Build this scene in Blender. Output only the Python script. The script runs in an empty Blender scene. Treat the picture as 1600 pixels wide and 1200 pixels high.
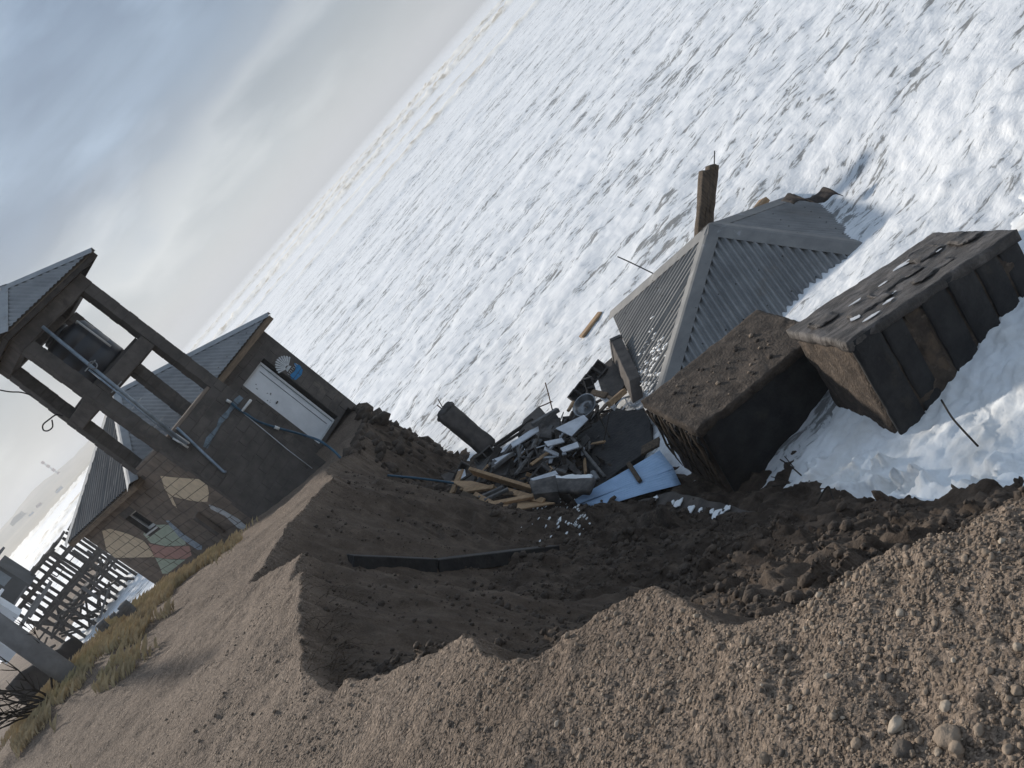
import bpy, bmesh, math, random
import numpy as np
from mathutils import Matrix, Vector

random.seed(7)
rng = np.random.default_rng(7)
sc = bpy.context.scene
col = sc.collection

# ------------------------------------------------------------------ camera
FPX = 1400.0                      # focal length in photo pixels (photo 1600 x 1200)
ROLL = math.radians(49.1)         # the photographer held the phone tilted
PITCH = math.atan(428.0 / FPX)
CAM = np.array([0.0, 0.0, 7.0])   # sea level is z = 0
AX = np.array([1.0, 0, 0])
AF = np.array([0, math.cos(PITCH), -math.sin(PITCH)])
AU = np.array([0, math.sin(PITCH), math.cos(PITCH)])
cr, sr = math.cos(ROLL), math.sin(ROLL)
img_right = cr * AX - sr * AU
img_up = sr * AX + cr * AU
cam_data = bpy.data.cameras.new("camera")
cam_data.sensor_width = 36.0
cam_data.lens = 36.0 * FPX / 1600.0
cam_data.clip_start = 0.05
cam_data.clip_end = 30000.0
cam = bpy.data.objects.new("camera", cam_data)
col.objects.link(cam)
mw = Matrix.Identity(4)
for i in range(3):
    mw[i][0] = img_right[i]; mw[i][1] = img_up[i]; mw[i][2] = -AF[i]; mw[i][3] = CAM[i]
cam.matrix_world = mw
sc.camera = cam

# ------------------------------------------------------------------ sky, sun, exposure
SUN_AZ = math.radians(-35.0)      # from +Y (view) towards -X (left)
SUN_EL = math.radians(28.0)
sun_vec = Vector((math.sin(SUN_AZ) * math.cos(SUN_EL), math.cos(SUN_AZ) * math.cos(SUN_EL), math.sin(SUN_EL)))
sun_data = bpy.data.lights.new("sun", 'SUN')
sun_data.energy = 3.6
sun_data.angle = math.radians(4.5)
sun_data.color = (1.0, 0.93, 0.84)
sun = bpy.data.objects.new("sun", sun_data)
sun.rotation_euler = sun_vec.to_track_quat('Z', 'Y').to_euler()
sun.location = (-30, 20, 40)
col.objects.link(sun)

world = bpy.data.worlds.new("World")
sc.world = world
world.use_nodes = True
wn = world.node_tree.nodes; wl = world.node_tree.links
wn.clear()

def nd(tree, t, **kw):
    n = tree.nodes.new(t)
    for k, v in kw.items():
        if k.startswith('i_'):
            n.inputs[k[2:].replace('_', ' ')].default_value = v
        else:
            setattr(n, k, v)
    return n

def ramp(tree, stops, interp='LINEAR'):
    n = tree.nodes.new('ShaderNodeValToRGB')
    n.color_ramp.interpolation = interp
    el = n.color_ramp.elements
    while len(el) < len(stops):
        el.new(0.5)
    for e, (p, c) in zip(el, stops):
        e.position = p
        e.color = (c[0], c[1], c[2], 1) if len(c) == 3 else c
    return n

wt = world.node_tree
sky = nd(wt, 'ShaderNodeTexSky', sky_type='NISHITA', sun_disc=False)
sky.sun_elevation = SUN_EL
sky.sun_rotation = SUN_AZ
sky.altitude = 5.0
sky.air_density = 1.0
sky.dust_density = 1.5
bg_clear = nd(wt, 'ShaderNodeBackground'); bg_clear.inputs['Strength'].default_value = 0.085
wl.new(sky.outputs[0], bg_clear.inputs['Color'])
tc = nd(wt, 'ShaderNodeTexCoord')
# cloud deck, stretched along the horizon
mp1 = nd(wt, 'ShaderNodeMapping'); mp1.inputs['Scale'].default_value = (2.2, 2.2, 7.5); mp1.inputs['Rotation'].default_value = (0.10, -0.17, 0.5)
wl.new(tc.outputs['Generated'], mp1.inputs['Vector'])
n1 = nd(wt, 'ShaderNodeTexNoise'); n1.inputs['Scale'].default_value = 1.5; n1.inputs['Detail'].default_value = 5; n1.inputs['Roughness'].default_value = 0.45; n1.inputs['Distortion'].default_value = 0.35
wl.new(mp1.outputs[0], n1.inputs['Vector'])
mp2 = nd(wt, 'ShaderNodeMapping'); mp2.inputs['Scale'].default_value = (3.0, 3.0, 9.0); mp2.inputs['Location'].default_value = (2.2, 0.4, 0.3)
wl.new(tc.outputs['Generated'], mp2.inputs['Vector'])
n2 = nd(wt, 'ShaderNodeTexNoise'); n2.inputs['Scale'].default_value = 2.0; n2.inputs['Detail'].default_value = 7; n2.inputs['Roughness'].default_value = 0.5
wl.new(mp2.outputs[0], n2.inputs['Vector'])
sep = nd(wt, 'ShaderNodeSeparateXYZ'); wl.new(tc.outputs['Generated'], sep.inputs[0])
el_r = ramp(wt, [(0.0, (0.53, 0.56, 0.58)), (0.05, (0.45, 0.49, 0.525)), (0.085, (0.38, 0.43, 0.48)), (0.11, (0.52, 0.56, 0.60)), (0.14, (0.31, 0.37, 0.45)), (0.19, (0.215, 0.285, 0.385)), (0.28, (0.25, 0.335, 0.45)), (0.45, (0.36, 0.44, 0.55)), (1.0, (0.38, 0.48, 0.62))])
bend = nd(wt, 'ShaderNodeMath', operation='MULTIPLY_ADD'); bend.inputs[1].default_value = 0.26; wl.new(n1.outputs[0], bend.inputs[0])
bsub = nd(wt, 'ShaderNodeMath', operation='ADD'); bsub.inputs[1].default_value = -0.13; wl.new(sep.outputs[2], bsub.inputs[0]); wl.new(bsub.outputs[0], bend.inputs[2])
wl.new(bend.outputs[0], el_r.inputs[0])
cl_r = ramp(wt, [(0.36, (0.66, 0.70, 0.75)), (0.47, (0.88, 0.90, 0.93)), (0.56, (1.12, 1.12, 1.11)), (0.68, (1.40, 1.38, 1.35))])
wl.new(n1.outputs[0], cl_r.inputs[0])
wisp = ramp(wt, [(0.56, (1, 1, 1)), (0.72, (1.35, 1.32, 1.28))])
wl.new(n2.outputs[0], wisp.inputs[0])
mul = nd(wt, 'ShaderNodeMix', data_type='RGBA', blend_type='MULTIPLY'); mul.inputs[0].default_value = 0.85
wl.new(el_r.outputs[0], mul.inputs[6]); wl.new(cl_r.outputs[0], mul.inputs[7])
mul2 = nd(wt, 'ShaderNodeMix', data_type='RGBA', blend_type='MULTIPLY'); mul2.inputs[0].default_value = 1.0
wl.new(mul.outputs[2], mul2.inputs[6]); wl.new(wisp.outputs[0], mul2.inputs[7])
bg_cloud = nd(wt, 'ShaderNodeBackground'); bg_cloud.inputs['Strength'].default_value = 0.85
wl.new(mul2.outputs[2], bg_cloud.inputs['Color'])
mixs = nd(wt, 'ShaderNodeMixShader'); mixs.inputs[0].default_value = 0.90
wl.new(bg_clear.outputs[0], mixs.inputs[1]); wl.new(bg_cloud.outputs[0], mixs.inputs[2])
wo = nd(wt, 'ShaderNodeOutputWorld'); wl.new(mixs.outputs[0], wo.inputs['Surface'])

sc.view_settings.view_transform = 'Standard'
sc.view_settings.look = 'None'
sc.view_settings.gamma = 1.0
sc.view_settings.exposure = 0.33
sc.view_settings.use_curve_mapping = False
sc.render.engine = 'CYCLES'
sc.cycles.use_denoising = True
sc.cycles.max_bounces = 6
sc.cycles.diffuse_bounces = 3
sc.cycles.glossy_bounces = 2
sc.cycles.transmission_bounces = 2
sc.cycles.volume_bounces = 0
sc.cycles.sample_clamp_indirect = 4.0

# ------------------------------------------------------------------ noise (numpy)
_perm = np.random.default_rng(3).permutation(256).astype(np.int64)
_perm = np.concatenate([_perm, _perm, _perm])
_grad = np.random.default_rng(4).normal(size=(256, 3)); _grad /= np.linalg.norm(_grad, axis=1)[:, None]

def pn(x, y, z=0.0):
    x = np.asarray(x, float); y = np.asarray(y, float); z = np.asarray(z, float) + np.zeros_like(x)
    xi = np.floor(x).astype(np.int64); yi = np.floor(y).astype(np.int64); zi = np.floor(z).astype(np.int64)
    xf = x - xi; yf = y - yi; zf = z - zi
    u = xf**3 * (xf * (xf * 6 - 15) + 10); v = yf**3 * (yf * (yf * 6 - 15) + 10); w = zf**3 * (zf * (zf * 6 - 15) + 10)
    def g(a, b, c):
        h = _perm[_perm[_perm[(xi + a) & 255] + ((yi + b) & 255)] + ((zi + c) & 255)]
        gr = _grad[h]
        return gr[..., 0] * (xf - a) + gr[..., 1] * (yf - b) + gr[..., 2] * (zf - c)
    def L(a, b, t): return a + (b - a) * t
    return L(L(L(g(0,0,0), g(1,0,0), u), L(g(0,1,0), g(1,1,0), u), v), L(L(g(0,0,1), g(1,0,1), u), L(g(0,1,1), g(1,1,1), u), v), w) * 1.6

def fbm(x, y, z=0.0, oct=4, gain=0.5, lac=2.03):
    s = 0; a = 1.0; f = 1.0
    for i in range(oct):
        s = s + a * pn(x * f + 17.3 * i, y * f - 9.1 * i, z * f + 3.7 * i)
        a *= gain; f *= lac
    return s

def ridged(x, y, z=0.0, oct=3):
    s = 0; a = 1.0; f = 1.0
    for i in range(oct):
        s = s + a * (1 - 2.2 * np.abs(pn(x * f + 5.3 * i, y * f + 1.7 * i, z)))
        a *= 0.5; f *= 2.1
    return s

def sstep(a, b, x):
    t = np.clip((x - a) / (b - a), 0, 1)
    return t * t * (3 - 2 * t)

# ------------------------------------------------------------------ pixel -> place helpers (used to measure the place from the photograph)
def ray(u, v):
    q0, q1 = u - 800.0, v - 600.0
    r = q0 * cr - q1 * sr; d = q0 * sr + q1 * cr
    k = AX * r + AF * FPX - AU * d
    return k / k[1]
def at(u, v, Y):
    return CAM + ray(u, v) * Y
def on_plane(u, v, p, n):
    k = ray(u, v); n = np.asarray(n, float)
    return CAM + k * ((np.asarray(p) - CAM) @ n) / (k @ n)
def at_z(u, v, zz):
    return on_plane(u, v, (0, 0, zz), (0, 0, 1))

# ------------------------------------------------------------------ materials
def new_mat(name):
    m = bpy.data.materials.new(name); m.use_nodes = True
    t = m.node_tree; t.nodes.clear()
    out = nd(t, 'ShaderNodeOutputMaterial')
    b = nd(t, 'ShaderNodeBsdfPrincipled')
    t.links.new(b.outputs[0], out.inputs['Surface'])
    return m, t, b

def mat(name, c1, c2=None, scale=6.0, rough=0.85, bump=0.15, bscale=40.0, metal=0.0, stretch=(1, 1, 1), spec=0.3, lo=0.38, hi=0.62, detail=6, bdist=0.01, third=None, third_scale=1.5, third_lo=0.58, third_hi=0.68):
    m, t, b = new_mat(name)
    c2 = c2 or tuple(x * 0.7 for x in c1)
    geo = nd(t, 'ShaderNodeNewGeometry')
    mp = nd(t, 'ShaderNodeMapping'); mp.inputs['Scale'].default_value = stretch
    t.links.new(geo.outputs['Position'], mp.inputs['Vector'])
    n = nd(t, 'ShaderNodeTexNoise'); n.inputs['Scale'].default_value = scale; n.inputs['Detail'].default_value = detail; n.inputs['Roughness'].default_value = 0.6
    t.links.new(mp.outputs[0], n.inputs['Vector'])
    r = ramp(t, [(lo, c2), (hi, c1)])
    t.links.new(n.outputs[0], r.inputs[0])
    colout = r.outputs[0]
    if third:
        n3 = nd(t, 'ShaderNodeTexNoise'); n3.inputs['Scale'].default_value = third_scale; n3.inputs['Detail'].default_value = 7; n3.inputs['Roughness'].default_value = 0.65
        t.links.new(mp.outputs[0], n3.inputs['Vector'])
        r3 = ramp(t, [(third_lo, (0, 0, 0)), (third_hi, (1, 1, 1))])
        t.links.new(n3.outputs[0], r3.inputs[0])
        mx = nd(t, 'ShaderNodeMix', data_type='RGBA')
        t.links.new(r3.outputs[0], mx.inputs[0]); t.links.new(colout, mx.inputs[6]); mx.inputs[7].default_value = (*third, 1)
        colout = mx.outputs[2]
    t.links.new(colout, b.inputs['Base Color'])
    b.inputs['Roughness'].default_value = rough
    b.inputs['Metallic'].default_value = metal
    b.inputs['Specular IOR Level'].default_value = spec
    if bump:
        n2 = nd(t, 'ShaderNodeTexNoise'); n2.inputs['Scale'].default_value = bscale; n2.inputs['Detail'].default_value = 5
        t.links.new(mp.outputs[0], n2.inputs['Vector'])
        bp = nd(t, 'ShaderNodeBump'); bp.inputs['Strength'].default_value = bump; bp.inputs['Distance'].default_value = bdist
        t.links.new(n2.outputs[0], bp.inputs['Height'])
        t.links.new(bp.outputs[0], b.inputs['Normal'])
    return m

MT = {}
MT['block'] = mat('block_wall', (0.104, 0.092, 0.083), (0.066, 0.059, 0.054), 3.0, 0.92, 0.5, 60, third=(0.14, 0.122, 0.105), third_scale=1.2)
MT['block_brown'] = mat('block_brown', (0.21, 0.168, 0.135), (0.14, 0.114, 0.093), 3.0, 0.92, 0.5, 60, third=(0.21, 0.175, 0.145), third_scale=1.4)  # lit-side copy of the block colour; the daylight is put into the tone
MT['mortar'] = mat('mortar', (0.11, 0.10, 0.092), None, 8, 0.95, 0.4, 60)
MT['concrete_dark'] = mat('concrete_dark', (0.110, 0.096, 0.086), (0.066, 0.058, 0.053), 4.0, 0.9, 0.5, 35, third=(0.15, 0.13, 0.11))
MT['rubble'] = mat('rubble', (0.120, 0.110, 0.103), (0.055, 0.052, 0.05), 5.0, 0.85, 0.6, 30, third=(0.20, 0.18, 0.16), third_scale=2.5)
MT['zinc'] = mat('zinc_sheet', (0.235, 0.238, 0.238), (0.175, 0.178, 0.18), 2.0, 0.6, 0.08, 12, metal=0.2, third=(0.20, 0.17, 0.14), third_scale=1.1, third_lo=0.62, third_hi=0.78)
MT['zinc_cap'] = mat('zinc_cap', (0.34, 0.35, 0.355), (0.26, 0.27, 0.28), 3.0, 0.75, 0.08, 12, metal=0.1, spec=0.1, third=(0.24, 0.21, 0.18), third_scale=2.0, third_lo=0.6, third_hi=0.75)
MT['zinc_worn'] = mat('zinc_worn', (0.22, 0.215, 0.205), (0.165, 0.163, 0.16), 2.5, 0.65, 0.1, 14, metal=0.15, third=(0.34, 0.34, 0.34), third_scale=3.2, third_lo=0.62, third_hi=0.74)
MT['zinc_dark'] = mat('zinc_dark', (0.125, 0.125, 0.125), (0.095, 0.095, 0.096), 2.5, 0.95, 0.1, 14, spec=0.03, third=(0.16, 0.155, 0.15), third_scale=1.4)  # darker copy of zinc; offsets the sun on one roof pane by colour
MT['screw'] = mat('screw', (0.03, 0.03, 0.03), None, 5, 0.6, 0)
MT['fascia'] = mat('fascia_wood', (0.20, 0.145, 0.095), (0.13, 0.095, 0.065), 5, 0.8, 0.4, 30, stretch=(1, 1, 4))
MT['tank'] = mat('tank_plastic', (0.018, 0.022, 0.030), (0.012, 0.014, 0.02), 3, 0.4, 0.05, 8, spec=0.5)
MT['pipe'] = mat('pipe_galvanised', (0.28, 0.33, 0.38), (0.18, 0.22, 0.26), 8, 0.4, 0.05, 20, metal=0.3)
MT['white_pvc'] = mat('white_pvc', (0.62, 0.62, 0.60), (0.5, 0.5, 0.48), 6, 0.5, 0.05, 20)
MT['black_cable'] = mat('black_cable', (0.02, 0.022, 0.025), None, 6, 0.6, 0)
MT['hose'] = mat('blue_hose', (0.03, 0.09, 0.14), (0.02, 0.06, 0.10), 6, 0.5, 0)
MT['door'] = mat('door_white', (0.66, 0.68, 0.70), (0.58, 0.60, 0.62), 3, 0.45, 0.04, 15)
MT['door_frame'] = mat('door_frame_white', (0.60, 0.61, 0.61), (0.5, 0.51, 0.51), 3, 0.5, 0.04, 15)
MT['glass'] = mat('window_glass', (0.02, 0.024, 0.028), None, 3, 0.12, 0, spec=0.6)
MT['blue_paint'] = mat('blue_paint', (0.03, 0.19, 0.40), (0.025, 0.15, 0.32), 10, 0.7, 0.1, 40)
MT['grey_paint'] = mat('grey_plaster', (0.17, 0.22, 0.26), (0.10, 0.13, 0.15), 9, 0.85, 0.3, 40)
MT['white_paint'] = mat('white_paint', (0.55, 0.57, 0.58), (0.40, 0.42, 0.43), 14, 0.8, 0.2, 40)
MT['pale_paint'] = mat('pale_blue_paint', (0.36, 0.42, 0.48), (0.22, 0.27, 0.32), 12, 0.8, 0.3, 40)
MT['beige_paint'] = mat('beige_paint', (0.68, 0.55, 0.39), (0.58, 0.47, 0.33), 8, 0.8, 0.2, 40)
MT['green_paint'] = mat('green_paint', (0.43, 0.49, 0.39), (0.36, 0.42, 0.33), 8, 0.8, 0.2, 40)
MT['red_paint'] = mat('red_paint', (0.47, 0.275, 0.23), (0.40, 0.235, 0.20), 8, 0.8, 0.2, 40)
MT['soil'] = mat('soil_block', (0.090, 0.069, 0.053), (0.048, 0.037, 0.029), 5.0, 0.95, 0.9, 28, third=(0.145, 0.113, 0.087), third_scale=9, third_lo=0.55, third_hi=0.7, bdist=0.03)
MT['soil_top'] = mat('soil_crust', (0.108, 0.094, 0.083), (0.052, 0.046, 0.042), 4.0, 0.55, 1.0, 22, stretch=(1, 2.5, 1), third=(0.14, 0.125, 0.115), third_scale=2.0, third_lo=0.52, third_hi=0.6, bdist=0.03)
MT['tar'] = mat('tarred_concrete', (0.030, 0.029, 0.029), (0.014, 0.014, 0.015), 4.0, 0.6, 0.7, 20, third=(0.055, 0.045, 0.036), third_scale=2.2, third_lo=0.58, third_hi=0.75, bdist=0.02)  # bitumen black that also holds the shade of the camera-facing fronts
MT['tar_brown'] = mat('tar_muddy', (0.115, 0.082, 0.056), (0.045, 0.035, 0.028), 5.0, 0.85, 0.7, 20, bdist=0.02)
MT['peel'] = mat('peeled_white', (0.62, 0.63, 0.64), (0.45, 0.46, 0.47), 10, 0.7, 0.2, 30)
MT['wood'] = mat('timber_new', (0.40, 0.265, 0.15), (0.27, 0.175, 0.10), 4, 0.75, 0.3, 25, stretch=(1, 5, 5))
MT['wood_grey'] = mat('timber_grey', (0.15, 0.145, 0.14), (0.09, 0.087, 0.085), 5, 0.85, 0.4, 25, stretch=(1, 5, 5))
MT['wood_dark'] = mat('timber_dark', (0.055, 0.046, 0.040), (0.03, 0.026, 0.023), 5, 0.9, 0.4, 25)
MT['driftwood'] = mat('old_post_wood', (0.125, 0.092, 0.064), (0.065, 0.049, 0.036), 7, 0.9, 0.8, 18, stretch=(4, 4, 0.5), bdist=0.03)
MT['rust'] = mat('rebar_rust', (0.10, 0.045, 0.02), (0.05, 0.03, 0.02), 12, 0.9, 0.2, 50)
MT['rusty_sheet'] = mat('rusty_sheet', (0.055, 0.042, 0.036), (0.03, 0.025, 0.022), 7, 0.75, 0.3, 25)
MT['blue_sheet'] = mat('painted_blue_sheet', (0.36, 0.50, 0.68), (0.30, 0.43, 0.60), 4, 0.45, 0.05, 15, metal=0.15)  # blue includes the sky's tint on the shaded sheet
MT['board_white'] = mat('white_board', (0.55, 0.57, 0.60), (0.42, 0.44, 0.47), 5, 0.6, 0.1, 25)
MT['board_grey'] = mat('grey_board', (0.22, 0.225, 0.235), (0.14, 0.145, 0.15), 5, 0.7, 0.2, 25)
MT['steel'] = mat('steel_dish', (0.28, 0.29, 0.30), (0.16, 0.165, 0.17), 5, 0.28, 0.05, 10, metal=0.8)
MT['stone'] = mat('stone', (0.29, 0.222, 0.162), (0.185, 0.14, 0.102), 20, 0.9, 0.5, 90)
MT['stone_pale'] = mat('stone_pale', (0.42, 0.345, 0.265), (0.30, 0.24, 0.18), 25, 0.9, 0.4, 90)
MT['stone_dark'] = mat('stone_dark', (0.135, 0.108, 0.085), (0.08, 0.064, 0.052), 20, 0.9, 0.5, 90)
MT['pole'] = mat('pole_concrete', (0.22, 0.215, 0.21), (0.17, 0.165, 0.16), 6, 0.85, 0.2, 40)
MT['twig'] = mat('twig', (0.035, 0.028, 0.022), None, 12, 0.9, 0.2, 50)
MT['grass'] = mat('dry_grass', (0.52, 0.41, 0.25), (0.29, 0.225, 0.135), 9.0, 0.9, 0, lo=0.35, hi=0.65, third=(0.34, 0.285, 0.16), third_scale=0.8, third_lo=0.5, third_hi=0.66)
MT['pier'] = mat('pier_timber', (0.075, 0.066, 0.060), (0.04, 0.036, 0.034), 1.5, 0.9, 0)
MT['dark_wall'] = mat('dark_house_wall', (0.065, 0.07, 0.075), (0.045, 0.048, 0.05), 1, 0.85, 0)
MT['white_wall'] = mat('white_house_wall', (0.62, 0.65, 0.68), (0.52, 0.55, 0.58), 1, 0.8, 0)
MT['far_glass'] = mat('far_window', (0.22, 0.26, 0.29), None, 1, 0.2, 0, spec=0.5)
MT['hill'] = mat('hill_dune', (0.44, 0.37, 0.27), (0.32, 0.28, 0.20), 0.012, 0.95, 0, stretch=(1, 0.4, 3))
MT['mast_red'] = mat('mast_red', (0.30, 0.06, 0.05), None, 1, 0.8, 0)
MT['mast_white'] = mat('mast_white', (0.7, 0.7, 0.7), None, 1, 0.8, 0)
MT['berm'] = mat('retaining_wall', (0.080, 0.068, 0.058), (0.05, 0.043, 0.038), 3, 0.9, 0.4, 20)

# sand
def sand_material():
    m, t, b = new_mat('sand')
    geo = nd(t, 'ShaderNodeNewGeometry')
    at_ = nd(t, 'ShaderNodeAttribute', attribute_name='wet')
    P = geo.outputs['Position']
    def noise(scale, detail=6, rough=0.6, stretch=None):
        n = nd(t, 'ShaderNodeTexNoise'); n.inputs['Scale'].default_value = scale; n.inputs['Detail'].default_value = detail; n.inputs['Roughness'].default_value = rough
        if stretch:
            mp = nd(t, 'ShaderNodeMapping'); mp.inputs['Scale'].default_value = stretch
            t.links.new(P, mp.inputs['Vector']); t.links.new(mp.outputs[0], n.inputs['Vector'])
        else:
            t.links.new(P, n.inputs['Vector'])
        return n.outputs[0]
    big = ramp(t, [(0.35, (0.178, 0.135, 0.102)), (0.65, (0.238, 0.184, 0.141))]); t.links.new(noise(0.9), big.inputs[0])
    grain = ramp(t, [(0.30, (0.62, 0.60, 0.58)), (0.52, (1, 1, 1)), (0.70, (1.40, 1.38, 1.36))]); t.links.new(noise(95, 4, 0.7), grain.inputs[0])
    dry = nd(t, 'ShaderNodeMix', data_type='RGBA', blend_type='MULTIPLY'); dry.inputs[0].default_value = 0.85
    t.links.new(big.outputs[0], dry.inputs[6]); t.links.new(grain.outputs[0], dry.inputs[7])
    wetc = ramp(t, [(0.34, (0.032, 0.023, 0.017)), (0.50, (0.066, 0.049, 0.037)), (0.66, (0.122, 0.093, 0.071))]); t.links.new(noise(1.5, 9, 0.66, (0.7, 2.6, 3.0)), wetc.inputs[0])
    mx = nd(t, 'ShaderNodeMix', data_type='RGBA')
    t.links.new(at_.outputs['Fac'], mx.inputs[0]); t.links.new(dry.outputs[2], mx.inputs[6]); t.links.new(wetc.outputs[0], mx.inputs[7])
    t.links.new(mx.outputs[2], b.inputs['Base Color'])
    b.inputs['Roughness'].default_value = 0.93
    b.inputs['Specular IOR Level'].default_value = 0.2
    bp = nd(t, 'ShaderNodeBump'); bp.inputs['Strength'].default_value = 0.7; bp.inputs['Distance'].default_value = 0.012
    t.links.new(noise(60, 5, 0.65), bp.inputs['Height'])
    bp2 = nd(t, 'ShaderNodeBump'); bp2.inputs['Strength'].default_value = 0.75; bp2.inputs['Distance'].default_value = 0.10
    t.links.new(noise(6, 7, 0.66), bp2.inputs['Height']); t.links.new(bp.outputs[0], bp2.inputs['Normal'])
    vor = nd(t, 'ShaderNodeTexVoronoi', feature='F1'); vor.inputs['Scale'].default_value = 75.0; t.links.new(P, vor.inputs['Vector'])
    vr = ramp(t, [(0.0, (1, 1, 1)), (0.55, (0, 0, 0))]); t.links.new(vor.outputs['Distance'], vr.inputs[0])
    dryf = nd(t, 'ShaderNodeMath', operation='SUBTRACT'); dryf.inputs[0].default_value = 1.0; t.links.new(at_.outputs['Fac'], dryf.inputs[1])
    bp3 = nd(t, 'ShaderNodeBump'); bp3.inputs['Distance'].default_value = 0.012; t.links.new(dryf.outputs[0], bp3.inputs['Strength'])
    t.links.new(vr.outputs[0], bp3.inputs['Height']); t.links.new(bp2.outputs[0], bp3.inputs['Normal'])
    vor2 = nd(t, 'ShaderNodeTexVoronoi', feature='F1'); vor2.inputs['Scale'].default_value = 24.0; t.links.new(P, vor2.inputs['Vector'])
    vr2 = ramp(t, [(0.0, (1, 1, 1)), (0.42, (0, 0, 0))]); t.links.new(vor2.outputs['Distance'], vr2.inputs[0])
    bp4 = nd(t, 'ShaderNodeBump'); bp4.inputs['Distance'].default_value = 0.011; t.links.new(dryf.outputs[0], bp4.inputs['Strength'])
    t.links.new(vr2.outputs[0], bp4.inputs['Height']); t.links.new(bp3.outputs[0], bp4.inputs['Normal'])
    t.links.new(bp4.outputs[0], b.inputs['Normal'])
    cellv = nd(t, 'ShaderNodeSeparateColor'); t.links.new(vor.outputs['Color'], cellv.inputs[0])
    cr_ = ramp(t, [(0.0, (0.72, 0.70, 0.68)), (0.5, (1, 1, 1)), (0.93, (1.18, 1.17, 1.15)), (1.0, (1.75, 1.75, 1.75))]); t.links.new(cellv.outputs[0], cr_.inputs[0])
    mc = nd(t, 'ShaderNodeMix', data_type='RGBA', blend_type='MULTIPLY'); t.links.new(dryf.outputs[0], mc.inputs[0])
    t.links.new(mx.outputs[2], mc.inputs[6]); t.links.new(cr_.outputs[0], mc.inputs[7]); t.links.new(mc.outputs[2], b.inputs['Base Color'])
    return m
MT['sand'] = sand_material()

# foaming sea
def sea_material():
    m, t, b = new_mat('foaming_sea')
    geo = nd(t, 'ShaderNodeNewGeometry'); P = geo.outputs['Position']
    mask = nd(t, 'ShaderNodeAttribute', attribute_name='foam')
    def noise(scale, detail, rough, stretch=(1, 1, 1), rot=0.0, dist=0.0):
        n = nd(t, 'ShaderNodeTexNoise'); n.inputs['Scale'].default_value = scale; n.inputs['Detail'].default_value = detail; n.inputs['Roughness'].default_value = rough; n.inputs['Distortion'].default_value = dist
        mp = nd(t, 'ShaderNodeMapping'); mp.inputs['Scale'].default_value = stretch; mp.inputs['Rotation'].default_value = (0, 0, rot)
        t.links.new(P, mp.inputs['Vector']); t.links.new(mp.outputs[0], n.inputs['Vector'])
        return n.outputs[0]
    a1_ = noise(7.5, 8, 0.66, (0.34, 0.8, 0.3), 0.14, 0.6)
    a2_ = noise(2.4, 8, 0.66, (0.40, 0.9, 0.3), 0.18, 0.7)
    av = nd(t, 'ShaderNodeMath', operation='MULTIPLY'); av.inputs[1].default_value = 0.45; t.links.new(a2_, av.inputs[0])
    aw = nd(t, 'ShaderNodeMath', operation='MULTIPLY_ADD'); aw.inputs[1].default_value = 0.55; t.links.new(a1_, aw.inputs[0]); t.links.new(av.outputs[0], aw.inputs[2])
    a = aw.outputs[0]
    c = noise(0.45, 5, 0.6, (0.40, 1.2, 0.3), 0.15)
    s = nd(t, 'ShaderNodeMath', operation='MULTIPLY_ADD'); s.inputs[1].default_value = 0.45
    t.links.new(c, s.inputs[0]); t.links.new(a, s.inputs[2])
    s2 = nd(t, 'ShaderNodeMath', operation='MULTIPLY_ADD'); s2.inputs[1].default_value = 0.5
    t.links.new(mask.outputs['Fac'], s2.inputs[0]); t.links.new(s.outputs[0], s2.inputs[2])
    r = ramp(t, [(0.615, (0.22, 0.222, 0.22)), (0.648, (0.36, 0.37, 0.375)), (0.664, (0.63, 0.65, 0.67)), (0.78, (0.77, 0.78, 0.79))])
    t.links.new(s2.outputs[0], r.inputs[0])
    silt = nd(t, 'ShaderNodeAttribute', attribute_name='silt')
    br = noise(0.45, 6, 0.65, (0.5, 0.5, 1.0))
    brr = ramp(t, [(0.38, (0.50, 0.44, 0.35)), (0.50, (0.86, 0.83, 0.77))]); t.links.new(br, brr.inputs[0])
    sm = nd(t, 'ShaderNodeMix', data_type='RGBA'); t.links.new(silt.outputs['Fac'], sm.inputs[0]); t.links.new(r.outputs[0], sm.inputs[6]); t.links.new(brr.outputs[0], sm.inputs[7])
    t.links.new(sm.outputs[2], b.inputs['Base Color'])
    b.inputs['Roughness'].default_value = 0.75
    b.inputs['Specular IOR Level'].default_value = 0.3
    fine = noise(9.0, 7, 0.7, (0.6, 1, 1), 0.2, 0.4)
    bp = nd(t, 'ShaderNodeBump'); bp.inputs['Strength'].default_value = 0.8; bp.inputs['Distance'].default_value = 0.045
    t.links.new(fine, bp.inputs['Height'])
    bp2 = nd(t, 'ShaderNodeBump'); bp2.inputs['Strength'].default_value = 0.6; bp2.inputs['Distance'].default_value = 0.07
    t.links.new(s2.outputs[0], bp2.inputs['Height']); t.links.new(bp.outputs[0], bp2.inputs['Normal'])
    t.links.new(bp2.outputs[0], b.inputs['Normal'])
    return m
MT['sea'] = sea_material()
MT['foam'] = mat('sea_foam', (0.84, 0.86, 0.87), (0.66, 0.65, 0.62), 1.1, 0.85, 0.5, 14, spec=0.2, bdist=0.03, lo=0.30, hi=0.55)

# ------------------------------------------------------------------ object helpers
def mesh_np(name, V, F, smooth=True):
    me = bpy.data.meshes.new(name)
    V = np.asarray(V, np.float32); F = np.asarray(F, np.int32)
    me.vertices.add(len(V)); me.vertices.foreach_set('co', V.ravel())
    n = F.shape[1]
    me.loops.add(F.size); me.loops.foreach_set('vertex_index', F.ravel())
    me.polygons.add(len(F)); me.polygons.foreach_set('loop_start', np.arange(0, F.size, n, dtype=np.int32))
    me.polygons.foreach_set('loop_total', np.full(len(F), n, np.int32))
    me.polygons.foreach_set('use_smooth', np.full(len(F), smooth))
    me.update(calc_edges=True)
    return me

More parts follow.
